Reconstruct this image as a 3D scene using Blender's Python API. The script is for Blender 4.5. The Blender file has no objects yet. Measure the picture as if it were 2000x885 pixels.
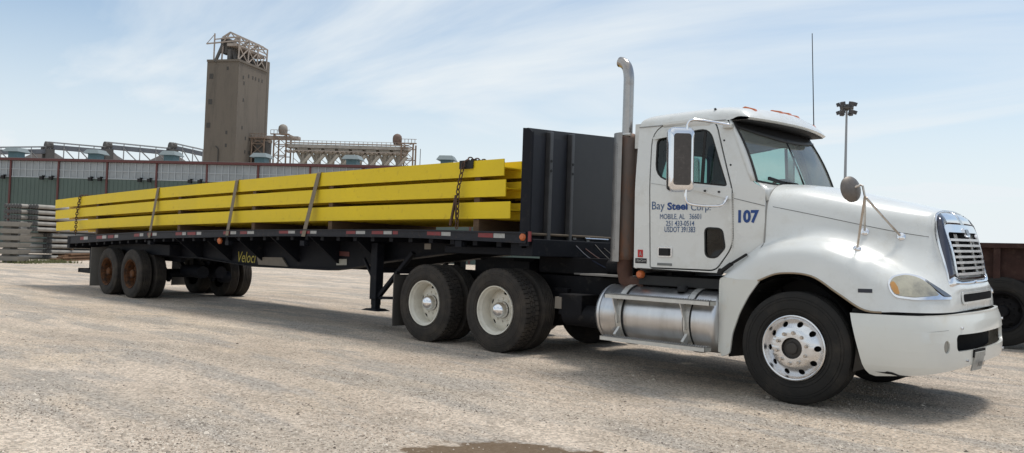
import bpy, bmesh, math, random
from mathutils import Vector, Matrix, geometry
from mathutils.bvhtree import BVHTree
random.seed(7)
PI = math.pi
sc = bpy.context.scene
col = sc.collection
# ------------------------------------------------------------------ camera
YAW, PITCH, ROLL, FPX = 0.7428, 0.0291, 0.0343, 1603.4
CAM = Vector((3.2058, -8.5988, 1.3033))
FW = Vector((-math.sin(YAW)*math.cos(PITCH), math.cos(YAW)*math.cos(PITCH), math.sin(PITCH)))
R0 = Vector((math.cos(YAW), math.sin(YAW), 0)); U0 = R0.cross(FW)
RT = math.cos(ROLL)*R0 + math.sin(ROLL)*U0
UP = -math.sin(ROLL)*R0 + math.cos(ROLL)*U0
cam_d = bpy.data.cameras.new('camera'); cam = bpy.data.objects.new('camera', cam_d); col.objects.link(cam)
cam_d.sensor_width = 36; cam_d.lens = FPX/2000*36; cam_d.clip_start = .05; cam_d.clip_end = 5000
cam.matrix_world = Matrix(((RT.x, UP.x, -FW.x, CAM.x), (RT.y, UP.y, -FW.y, CAM.y), (RT.z, UP.z, -FW.z, CAM.z), (0, 0, 0, 1)))
sc.camera = cam
# ------------------------------------------------------------------ exposure, sky, sun
sc.view_settings.view_transform = 'Standard'; sc.view_settings.look = 'None'
sc.view_settings.exposure = 0.0; sc.view_settings.gamma = 1
SUN = Vector((0.10, 0.36, 1.0)).normalized()
SUN_STRENGTH, SKY_STRENGTH = 2.7, 0.095
sl = bpy.data.lights.new('sun', 'SUN'); sl.energy = SUN_STRENGTH; sl.angle = math.radians(13); sl.color = (1, .95, .87)
so = bpy.data.objects.new('sun', sl); col.objects.link(so); so.location = (0, 0, 30)
so.rotation_euler = SUN.to_track_quat('Z', 'Y').to_euler()
w = bpy.data.worlds.new('World'); sc.world = w; w.use_nodes = True
nt = w.node_tree; nt.nodes.clear(); N = nt.nodes.new; L = nt.links.new
out = N('ShaderNodeOutputWorld'); bg = N('ShaderNodeBackground'); sky = N('ShaderNodeTexSky')
sky.sky_type = 'NISHITA'; sky.sun_disc = False
sky.sun_elevation = math.asin(SUN.z); sky.sun_rotation = math.atan2(SUN.x, SUN.y)
sky.air_density = 1.0; sky.dust_density = .6; sky.ozone_density = 1.3
tc = N('ShaderNodeTexCoord'); sep = N('ShaderNodeSeparateXYZ'); L(tc.outputs['Generated'], sep.inputs[0])
# project the view direction on a flat cloud layer: xy/(z+.12)
ad = N('ShaderNodeMath'); ad.operation = 'ADD'; ad.inputs[1].default_value = .10; L(sep.outputs['Z'], ad.inputs[0])
mx = N('ShaderNodeMath'); mx.operation = 'MAXIMUM'; mx.inputs[1].default_value = .03; L(ad.outputs[0], mx.inputs[0])
dx = N('ShaderNodeMath'); dx.operation = 'DIVIDE'; L(sep.outputs['X'], dx.inputs[0]); L(mx.outputs[0], dx.inputs[1])
dy = N('ShaderNodeMath'); dy.operation = 'DIVIDE'; L(sep.outputs['Y'], dy.inputs[0]); L(mx.outputs[0], dy.inputs[1])
cb = N('ShaderNodeCombineXYZ'); L(dx.outputs[0], cb.inputs[0]); L(dy.outputs[0], cb.inputs[1])
mp = N('ShaderNodeMapping'); mp.inputs['Rotation'].default_value = (0, 0, .55); mp.inputs['Scale'].default_value = (.55, 1.0, 1); mp.inputs['Location'].default_value = (2.3, .7, 0)
L(cb.outputs[0], mp.inputs[0])
n1 = N('ShaderNodeTexNoise'); n1.inputs['Scale'].default_value = .62; n1.inputs['Detail'].default_value = 7; n1.inputs['Roughness'].default_value = .55; n1.inputs['Distortion'].default_value = .7
L(mp.outputs[0], n1.inputs['Vector'])
r1 = N('ShaderNodeValToRGB'); r1.color_ramp.elements[0].position = .37; r1.color_ramp.elements[1].position = .60
r1.color_ramp.elements[0].color = (.12, .12, .12, 1); r1.color_ramp.elements[1].color = (.97, .97, .97, 1)
L(n1.outputs['Fac'], r1.inputs[0])
# haze near the horizon
hz = N('ShaderNodeMapRange'); hz.inputs['From Min'].default_value = 0.0; hz.inputs['From Max'].default_value = .36; hz.inputs['To Min'].default_value = .97; hz.inputs['To Max'].default_value = .0
hz.interpolation_type = 'SMOOTHSTEP'
L(sep.outputs['Z'], hz.inputs['Value'])
cm = N('ShaderNodeMath'); cm.operation = 'MAXIMUM'; L(r1.outputs[0], cm.inputs[0]); L(hz.outputs[0], cm.inputs[1])
mixc = N('ShaderNodeMix'); mixc.data_type = 'RGBA'; L(cm.outputs[0], mixc.inputs['Factor']); 
gain = N('ShaderNodeMix'); gain.data_type = 'RGBA'; gain.blend_type = 'MULTIPLY'; gain.inputs['Factor'].default_value = 1; L(sky.outputs[0], gain.inputs['A']); gain.inputs['B'].default_value = (1.35, 1.45, 1.42, 1)
L(gain.outputs['Result'], mixc.inputs['A'])
mixc.inputs['B'].default_value = (8.7, 9.3, 9.7, 1)
L(mixc.outputs['Result'], bg.inputs['Color']); bg.inputs['Strength'].default_value = SKY_STRENGTH
L(bg.outputs[0], out.inputs['Surface'])

# ------------------------------------------------------------------ pixel (2000x885) -> point on a plane
def ray(px, py): return FW + RT*((px-1000)/FPX) + UP*((442.5-py)/FPX)
def S(px, py, y):            # on the plane y = const
    d = ray(px, py); return CAM + d*((y-CAM.y)/d.y)
def SX(px, py, x):
    d = ray(px, py); return CAM + d*((x-CAM.x)/d.x)
def G(px, py, z=0.0):
    d = ray(px, py); return CAM + d*((z-CAM.z)/d.z)
def A(px, py, dist):         # at a horizontal distance
    d = ray(px, py); return CAM + d*(dist/math.hypot(d.x, d.y))
def sxz(pts, y): return [(S(a, b, y).x, S(a, b, y).z) for a, b in pts]
def ground_z(x, y=0):
    def sm(a, b, t):
        t = max(0, min(1, (t-a)/(b-a))); return t*t*(3-2*t)
    return -.028 + .064*sm(-.8, -3.4, x) - .012*sm(-7, -13, x)-.0*sm(3, 10, y)

# ------------------------------------------------------------------ materials
MATS = {}
def pmat(name, c, rough=.6, metal=0., var=.12, scale=6., bump=0., bscale=40., c2=None, thr=(.45, .7), s2=3., coat=0., spec=.5, fac2=1., stretch=None):
    if name in MATS: return MATS[name]
    m = bpy.data.materials.new(name); m.use_nodes = True; t = m.node_tree; b = t.nodes['Principled BSDF']
    tcn = t.nodes.new('ShaderNodeTexCoord'); vec = tcn.outputs['Object']
    if stretch:
        mpn = t.nodes.new('ShaderNodeMapping'); mpn.inputs['Scale'].default_value = stretch; t.links.new(vec, mpn.inputs[0]); vec = mpn.outputs[0]
    n = t.nodes.new('ShaderNodeTexNoise'); n.inputs['Scale'].default_value = scale; n.inputs['Detail'].default_value = 6; n.inputs['Roughness'].default_value = .65
    t.links.new(vec, n.inputs['Vector'])
    mr = t.nodes.new('ShaderNodeMapRange'); mr.inputs['From Min'].default_value = .25; mr.inputs['From Max'].default_value = .75
    mr.inputs['To Min'].default_value = 1-var; mr.inputs['To Max'].default_value = 1+var
    t.links.new(n.outputs['Fac'], mr.inputs['Value'])
    hs = t.nodes.new('ShaderNodeHueSaturation'); hs.inputs['Color'].default_value = (*c, 1); t.links.new(mr.outputs[0], hs.inputs['Value'])
    colr = hs.outputs[0]
    if c2:
        n2 = t.nodes.new('ShaderNodeTexNoise'); n2.inputs['Scale'].default_value = s2; n2.inputs['Detail'].default_value = 8; n2.inputs['Roughness'].default_value = .7
        t.links.new(vec, n2.inputs['Vector'])
        rp = t.nodes.new('ShaderNodeValToRGB'); rp.color_ramp.elements[0].position = thr[0]; rp.color_ramp.elements[1].position = thr[1]
        rp.color_ramp.elements[1].color = (fac2, fac2, fac2, 1)
        t.links.new(n2.outputs['Fac'], rp.inputs[0])
        mi = t.nodes.new('ShaderNodeMix'); mi.data_type = 'RGBA'; t.links.new(rp.outputs[0], mi.inputs['Factor']); t.links.new(colr, mi.inputs['A']); mi.inputs['B'].default_value = (*c2, 1)
        colr = mi.outputs['Result']
    t.links.new(colr, b.inputs['Base Color'])
    rr = t.nodes.new('ShaderNodeMapRange'); rr.inputs['To Min'].default_value = max(.02, rough-.12); rr.inputs['To Max'].default_value = min(1, rough+.12)
    t.links.new(n.outputs['Fac'], rr.inputs['Value']); t.links.new(rr.outputs[0], b.inputs['Roughness'])
    b.inputs['Metallic'].default_value = metal; b.inputs['Coat Weight'].default_value = coat; b.inputs['Coat Roughness'].default_value = .06
    b.inputs['Specular IOR Level'].default_value = spec
    if bump:
        nb = t.nodes.new('ShaderNodeTexNoise'); nb.inputs['Scale'].default_value = bscale; nb.inputs['Detail'].default_value = 4; t.links.new(vec, nb.inputs['Vector'])
        bp = t.nodes.new('ShaderNodeBump'); bp.inputs['Strength'].default_value = bump; bp.inputs['Distance'].default_value = .02
        t.links.new(nb.outputs['Fac'], bp.inputs['Height']); t.links.new(bp.outputs[0], b.inputs['Normal'])
    MATS[name] = m; return m
def glass(name, tint, refl=.9, sky_sheen=0.):
    m = bpy.data.materials.new(name); m.use_nodes = True; t = m.node_tree; t.nodes.clear()
    o = t.nodes.new('ShaderNodeOutputMaterial'); tr = t.nodes.new('ShaderNodeBsdfTransparent'); tr.inputs[0].default_value = (*tint, 1)
    gl = t.nodes.new('ShaderNodeBsdfGlossy'); gl.inputs['Roughness'].default_value = .03; gl.inputs[0].default_value = (refl, refl, refl, 1)
    fr = t.nodes.new('ShaderNodeFresnel'); fr.inputs['IOR'].default_value = 1.5; mx_ = t.nodes.new('ShaderNodeMixShader')
    t.links.new(fr.outputs[0], mx_.inputs[0]); t.links.new(tr.outputs[0], mx_.inputs[1]); t.links.new(gl.outputs[0], mx_.inputs[2]); 
    if sky_sheen:  # pale diffuse mix paints reflected sky onto the glass
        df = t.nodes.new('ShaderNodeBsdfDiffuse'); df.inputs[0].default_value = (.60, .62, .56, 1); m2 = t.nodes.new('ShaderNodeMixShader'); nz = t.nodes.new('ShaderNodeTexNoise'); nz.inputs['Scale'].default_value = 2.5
        mr = t.nodes.new('ShaderNodeMapRange'); mr.inputs['To Min'].default_value = sky_sheen*.4; mr.inputs['To Max'].default_value = sky_sheen*1.6; t.links.new(nz.outputs['Fac'], mr.inputs['Value'])
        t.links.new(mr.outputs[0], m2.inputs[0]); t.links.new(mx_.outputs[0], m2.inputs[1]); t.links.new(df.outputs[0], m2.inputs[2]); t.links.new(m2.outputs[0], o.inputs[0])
    else: t.links.new(mx_.outputs[0], o.inputs[0])
    return m
M_PAINT = pmat('white_paint', (.67, .68, .665), .28, var=.05, scale=1.3, coat=.45, c2=(.47, .44, .37), thr=(.50, .82), s2=3.2, fac2=.55)
M_PAINTD = pmat('white_paint_dusty', (.64, .64, .60), .38, var=.05, scale=2, c2=(.52, .44, .32), thr=(.58, .78), s2=5, fac2=.55)
M_BLACK = pmat('black_plastic', (.012, .012, .013), .55, spec=.3, var=.2)
M_SEAL = pmat('black_rubber_seal', (.012, .012, .012), .7)
M_FRAME = pmat('black_chassis', (.010, .010, .012), .65, spec=.15, var=.35, scale=4, c2=(.075, .065, .055), thr=(.55, .8), s2=6, fac2=.6)
M_TRAIL = pmat('black_trailer_paint', (.009, .010, .014), .6, spec=.15, var=.3, scale=3, c2=(.06, .05, .045), thr=(.56, .8), s2=9, fac2=.5)
M_RAIL = pmat('worn_rail', (.020, .021, .027), .6, spec=.25, var=.35, scale=5, c2=(.13, .09, .07), thr=(.55, .75), s2=12, fac2=.5, bump=.2)
M_BULK = pmat('bulkhead_sheet', (.028, .028, .030), .42, spec=.35, var=.3, scale=2.5, c2=(.02, .02, .024), thr=(.5, .75), s2=3, fac2=.6)
M_BULKP = pmat('bulkhead_post', (.075, .075, .078), .4, var=.25, scale=6, metal=.3)
M_YEL = pmat('yellow_primer', (.74, .54, .018), .55, var=.07, scale=1.5, c2=(.26, .14, .035), thr=(.58, .74), s2=7, fac2=.5, spec=.3, bump=.08, bscale=14)
M_WOOD = pmat('dunnage_wood', (.13, .08, .045), .85, var=.3, scale=8)
M_TYRE = pmat('tyre_rubber', (.017, .016, .015), .78, spec=.3, var=.25, scale=7, c2=(.085, .07, .055), thr=(.5, .85), s2=4, fac2=.5, bump=.15, bscale=60)
M_TYRED = pmat('dusty_tyre_rubber', (.034, .030, .027), .85, spec=.3, var=.3, scale=7, c2=(.10, .08, .06), thr=(.45, .8), s2=4, fac2=.6, bump=.2, bscale=60)
M_ALU = pmat('polished_aluminium', (.74, .74, .75), .28, 1., var=.1, scale=9)
M_TANK = pmat('brushed_tank_aluminium', (.62, .62, .63), .33, 1., var=.14, scale=3, c2=(.28, .26, .23), thr=(.52, .75), s2=2.5, fac2=.5, stretch=(1.8, .5, .5))
M_STEP = pmat('step_aluminium', (.60, .59, .56), .5, .8, var=.12, scale=20)
M_CHROME = pmat('chrome', (.82, .82, .84), .1, 1., var=.05, scale=5)
M_CHROMEW = pmat('weathered_chrome', (.55, .50, .45), .3, 1., var=.2, scale=30, c2=(.20, .14, .10), thr=(.5, .75), s2=20, fac2=.6)
M_RIMW = pmat('cream_rim_paint', (.66, .63, .55), .5, var=.12, scale=6, c2=(.30, .22, .14), thr=(.55, .8), s2=8, fac2=.5)
M_RUSTRIM = pmat('rusty_orange_rim', (.15, .06, .022), .85, var=.4, scale=9, c2=(.035, .022, .016), thr=(.38, .62), s2=9, spec=.2)
M_RUST = pmat('rusty_muffler', (.12, .092, .078), .65, .35, var=.25, scale=5, c2=(.24, .10, .05), thr=(.5, .7), s2=3, stretch=(1, 1, .35))
M_RUST2 = pmat('rusty_pipe', (.085, .04, .027), .8, .2, var=.3, scale=9)
M_STACKC = pmat('stack_chrome', (.40, .375, .355), .22, 1., var=.2, scale=4, c2=(.20, .14, .10), thr=(.48, .7), s2=4, fac2=.7)
M_SHIELD = pmat('heat_shield', (.30, .29, .28), .4, .8, var=.2, scale=9)
M_BLUE = pmat('blue_lettering', (.012, .055, .22), .5, var=.05)
M_GREYL = pmat('grey_lettering', (.045, .10, .22), .5, var=.05)
M_RED = pmat('red_reflector', (.20, .022, .026), .5, var=.25, scale=30, c2=(.12, .05, .05), thr=(.5, .75), s2=14, fac2=.7)
M_WHT = pmat('white_reflector', (.36, .36, .35), .5, var=.2, scale=30, c2=(.2, .18, .16), thr=(.55, .75), s2=14, fac2=.7)
M_AMB = pmat('amber_lens', (.50, .13, .04), .25, var=.1)
M_YTXT = pmat('yellow_marking', (.42, .35, .05), .6)
M_TAN = pmat('tan_board', (.20, .175, .145), .8, var=.15)
M_INT = pmat('cab_interior', (.13, .13, .13), .8, var=.15)
M_DASH = pmat('dashboard_grey', (.26, .26, .25), .7, var=.1)
M_GLASS = glass('windshield_glass', (.74, .92, .86), sky_sheen=.22)
M_SGLASS = glass('side_glass', (.42, .60, .57))
M_STRAP = pmat('strap_webbing', (.19, .155, .11), .8, var=.2, scale=30)
M_CHAIN = pmat('rusty_chain', (.09, .05, .035), .6, .5, var=.3, scale=30)
M_LENS = pmat('yellowed_headlight_lens', (.44, .41, .32), .14, .3, var=.2, scale=9, c2=(.22, .21, .18), thr=(.45, .7), s2=6, coat=.8)
M_FLAP = pmat('mud_flap_rubber', (.055, .05, .045), .85, var=.2, scale=5)
M_GRIT = pmat('grille_black', (.006, .006, .007), .8, spec=.1)

# ------------------------------------------------------------------ mesh helpers
class MB:
    def __init__(s): s.v = []; s.f = []; s.sm = []
    def add(s, vs, fs, smooth=False):
        o = len(s.v); s.v += [tuple(v) for v in vs]; s.f += [tuple(i+o for i in f) for f in fs]; s.sm += [smooth]*len(fs); return s
    def box(s, a, b):
        x0, x1 = sorted((a[0], b[0])); y0, y1 = sorted((a[1], b[1])); z0, z1 = sorted((a[2], b[2]))
        return s.hexa([(x0, y0, z0), (x1, y0, z0), (x1, y1, z0), (x0, y1, z0), (x0, y0, z1), (x1, y0, z1), (x1, y1, z1), (x0, y1, z1)])
    def hexa(s, v):
        return s.add(v, [(0, 3, 2, 1), (4, 5, 6, 7), (0, 1, 5, 4), (1, 2, 6, 5), (2, 3, 7, 6), (3, 0, 4, 7)])
    def bar(s, p, q, w, h=None, up=(0, 0, 1)):
        p = Vector(p); q = Vector(q); h = h or w; d = (q-p).normalized(); u = Vector(up)
        if abs(d.dot(u)) > .98: u = Vector((1, 0, 0))
        a = d.cross(u).normalized()*(w/2); b = a.cross(d).normalized()*(h/2)
        return s.hexa([p-a-b, p+a-b, p+a+b, p-a+b, q-a-b, q+a-b, q+a+b, q-a+b])
    def tube(s, pts, r, n=10, caps=True):
        pts = [Vector(p) for p in pts]; m = len(pts); rs = r if isinstance(r, (list, tuple)) else [r]*m; vs = []
        prev = None
        for i, p in enumerate(pts):
            d = (pts[min(i+1, m-1)]-pts[max(i-1, 0)]).normalized()
            if prev is None:
                u = Vector((0, 0, 1)) if abs(d.z) < .9 else Vector((1, 0, 0)); a = d.cross(u).normalized()
            else: a = (prev-d*prev.dot(d)).normalized()
            prev = a; b = d.cross(a)
            vs += [p+(a*math.cos(2*PI*k/n)+b*math.sin(2*PI*k/n))*rs[i] for k in range(n)]
        fs = [(i*n+k, i*n+(k+1) % n, (i+1)*n+(k+1) % n, (i+1)*n+k) for i in range(m-1) for k in range(n)]
        s.add(vs, fs, True)
        if caps: s.add(vs[:n], [tuple(range(n-1, -1, -1))]); s.add(vs[-n:], [tuple(range(n))])
        return s
    def lathe(s, prof, c=(0, 0, 0), axis='y', n=48, smooth=True):
        # prof: list of (radius, offset along axis)
        vs = []
        for r, t in prof:
            for k in range(n):
                a = 2*PI*k/n; u, v = r*math.cos(a), r*math.sin(a)
                vs.append((c[0]+u, c[1]+t, c[2]+v) if axis == 'y' else (c[0]+t, c[1]+u, c[2]+v) if axis == 'x' else (c[0]+u, c[1]+v, c[2]+t))
        m = len(prof); return s.add(vs, [(i*n+k, i*n+(k+1) % n, (i+1)*n+(k+1) % n, (i+1)*n+k) for i in range(m-1) for k in range(n)], smooth)
    def prism(s, poly, y0, y1, axis='y'):
        # poly in (x,z) extruded in y ; axis 'x': poly in (y,z) ; axis 'z': poly in (x,y)
        def P(u, v, t): return (u, t, v) if axis == 'y' else (t, u, v) if axis == 'x' else (u, v, t)
        n = len(poly); vs = [P(u, v, y0) for u, v in poly]+[P(u, v, y1) for u, v in poly]
        tri = geometry.tessellate_polygon([[Vector((u, v, 0)) for u, v in poly]])
        fs = [tuple(t) for t in tri]+[tuple(i+n for i in reversed(t)) for t in tri]+[(i, (i+1) % n, n+(i+1) % n, n+i) for i in range(n)]
        return s.add(vs, fs)
    def grid(s, P, smooth=True, flip=False):
        m, n = len(P), len(P[0]); vs = [p for r in P for p in r]
        fs = [(i*n+j, i*n+j+1, (i+1)*n+j+1, (i+1)*n+j) for i in range(m-1) for j in range(n-1)]
        if flip: fs = [tuple(reversed(f)) for f in fs]
        return s.add(vs, fs, smooth)
    def bm(s, bmx, smooth=True):
        bmx.verts.index_update(); return s.add([v.co[:] for v in bmx.verts], [tuple(v.index for v in f.verts) for f in bmx.faces], smooth)
    def mirror(s, axis=1):
        n = len(s.v); vs = [tuple(-c if i == axis else c for i, c in enumerate(v)) for v in s.v]
        s.f += [tuple(i+n for i in reversed(f)) for f in s.f]; s.v += vs; s.sm += list(s.sm); return s
    def build(s, name, mat, parent=None, bevel=0, ang=35, fix=True, weld=False, solid=0, loc=None):
        me = bpy.data.meshes.new(name); me.from_pydata(s.v, [], s.f)
        if fix:
            b = bmesh.new(); b.from_mesh(me)
            for f, q in zip(b.faces, s.sm): f.smooth = q
            if weld: bmesh.ops.remove_doubles(b, verts=b.verts, dist=.0006)
            bmesh.ops.recalc_face_normals(b, faces=b.faces); b.to_mesh(me); b.free()
        else:
            me.polygons.foreach_set('use_smooth', s.sm)
        me.update(); me.materials.append(mat)
        if any(s.sm): me.set_sharp_from_angle(angle=math.radians(ang))
        o = bpy.data.objects.new(name, me); col.objects.link(o)
        if parent: o.parent = parent
        if loc: o.location = loc
        if bevel:
            bv = o.modifiers.new('bevel', 'BEVEL'); bv.width = bevel; bv.segments = 2; bv.limit_method = 'ANGLE'; bv.angle_limit = math.radians(40); bv.harden_normals = False
        if solid:
            sd = o.modifiers.new('solid', 'SOLIDIFY'); sd.thickness = solid; sd.offset = 0
        return o
def tag(o, label=None, cat=None, group=None, kind=None):
    if label: o['label'] = label
    if cat: o['category'] = cat
    if group: o['group'] = group
    if kind: o['kind'] = kind
    return o
def empty(name, loc=(0, 0, 0), rz=0):
    o = bpy.data.objects.new(name, None); o.empty_display_size = .2; o.location = loc; o.rotation_euler = (0, 0, rz); col.objects.link(o); return o
def copy_tree(o, parent=None):
    c = o.copy(); col.objects.link(c); c.parent = parent
    for ch in list(o.children): copy_tree(ch, c)
    return c
def cr(p0, p1, p2, p3, t):
    return tuple(.5*((2*b)+(-a+c)*t+(2*a-5*b+4*c-d)*t*t+(-a+3*b-3*c+d)*t**3) for a, b, c, d in zip(p0, p1, p2, p3))
def spline(pts, k):
    o = []; n = len(pts)
    for i in range(n-1):
        a = pts[i-1] if i else tuple(2*x-y for x, y in zip(pts[0], pts[1])); d = pts[i+2] if i+2 < n else tuple(2*x-y for x, y in zip(pts[-1], pts[-2]))
        for j in range(k): o.append(cr(a, pts[i], pts[i+1], d, j/k))
    o.append(tuple(pts[-1])); return o
def surf(P, ki, kj):
    rows = [spline(r, kj) for r in P]
    cols = [spline([rows[i][j] for i in range(len(rows))], ki) for j in range(len(rows[0]))]
    return [[cols[j][i] for j in range(len(cols))] for i in range(len(cols[0]))]
def rrect(x0, x1, z0, z1, r, n=5):
    o = []
    for cx, cz, a0 in ((x1-r, z1-r, 0), (x0+r, z1-r, 90), (x0+r, z0+r, 180), (x1-r, z0+r, 270)):
        for k in range(n+1):
            a = math.radians(a0+90*k/n); o.append((cx+r*math.cos(a), cz+r*math.sin(a)))
    return o
def rounded(pts, r, n=4):
    o = []; m = len(pts); rs = r if isinstance(r, (list, tuple)) else [r]*m
    for i in range(m):
        p, a, b = Vector(pts[i]), Vector(pts[i-1]), Vector(pts[(i+1) % m]); rr = rs[i]
        if rr <= 0: o.append(tuple(p)); continue
        da, db = (a-p), (b-p); ra = min(rr, da.length*.45); rb = min(rr, db.length*.45)
        s, e = p+da.normalized()*ra, p+db.normalized()*rb
        for k in range(n+1):
            t = k/n; o.append(tuple(s*(1-t)**2+p*2*t*(1-t)+e*t*t))
    return o
def sheet(outer, holes, fmap, du=.1, dv=.1, thick=0, out=None):
    loops = [[Vector((u, v, 0)) for u, v in lp] for lp in [outer]+list(holes)]
    flat = [p for lp in loops for p in lp]; tri = geometry.tessellate_polygon(loops)
    b = bmesh.new(); vs = [b.verts.new(p) for p in flat]
    for t in tri:
        try: b.faces.new([vs[i] for i in t])
        except ValueError: pass
    us = [p.x for p in flat]; ws = [p.y for p in flat]
    for lo, hi, d, nn in ((min(us), max(us), du, (1, 0, 0)), (min(ws), max(ws), dv, (0, 1, 0))):
        k = max(1, int((hi-lo)/d))
        for i in range(1, k):
            c = lo+(hi-lo)*i/k
            bmesh.ops.bisect_plane(b, geom=b.verts[:]+b.edges[:]+b.faces[:], plane_co=(c*nn[0], c*nn[1], 0), plane_no=nn, dist=1e-6)
    for v in b.verts: v.co = Vector(fmap(v.co.x, v.co.y))
    bmesh.ops.remove_doubles(b, verts=b.verts, dist=1e-5)
    bmesh.ops.recalc_face_normals(b, faces=b.faces)
    if thick:
        b.normal_update(); cen = sum((v.co for v in b.verts), Vector())/len(b.verts); mn = sum((f.normal*f.calc_area() for f in b.faces), Vector())
        if mn.dot(Vector(out) if out else cen-Vector((0, 0, 1.2))) < 0: bmesh.ops.reverse_faces(b, faces=b.faces[:]); b.normal_update()
        thick = abs(thick); b.verts.ensure_lookup_table(); b.verts.index_update()
        vs0 = list(b.verts); fs0 = list(b.faces); be = [e for e in b.edges if len(e.link_faces) == 1]
        nv = [b.verts.new(v.co-v.normal*thick) for v in vs0]
        for e in be:
            l = e.link_faces[0]; i, j = e.verts[0].index, e.verts[1].index
            try: b.faces.new((vs0[i], vs0[j], nv[j], nv[i]))
            except ValueError: pass
        for f in fs0:
            try: b.faces.new([nv[v.index] for v in reversed(f.verts)])
            except ValueError: pass
    return b
def text(body, rect, y, mat, parent, bold=0., name='lettering', shear=0., fmap=None, align=None):
    cu = bpy.data.curves.new('t', 'FONT'); cu.body = body; cu.size = 1; cu.offset = bold; cu.shear = shear; cu.extrude = 0; cu.resolution_u = 3
    ob = bpy.data.objects.new('t', cu); me = bpy.data.meshes.new_from_object(ob); bpy.data.objects.remove(ob)
    xs = [v.co.x for v in me.vertices]; ys = [v.co.y for v in me.vertices]
    x0, x1, z0, z1 = rect; vs = []
    for v in me.vertices:
        u = x0+(v.co.x-min(xs))/(max(xs)-min(xs))*(x1-x0); q = z0+(v.co.y-min(ys))/(max(ys)-min(ys))*(z1-z0)
        vs.append(fmap(u, q) if fmap else (u, y, q))
    m = MB(); m.add(vs, [tuple(p.vertices) for p in me.polygons]); bpy.data.meshes.remove(me)
    return m.build(name, mat, parent, fix=False)

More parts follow.
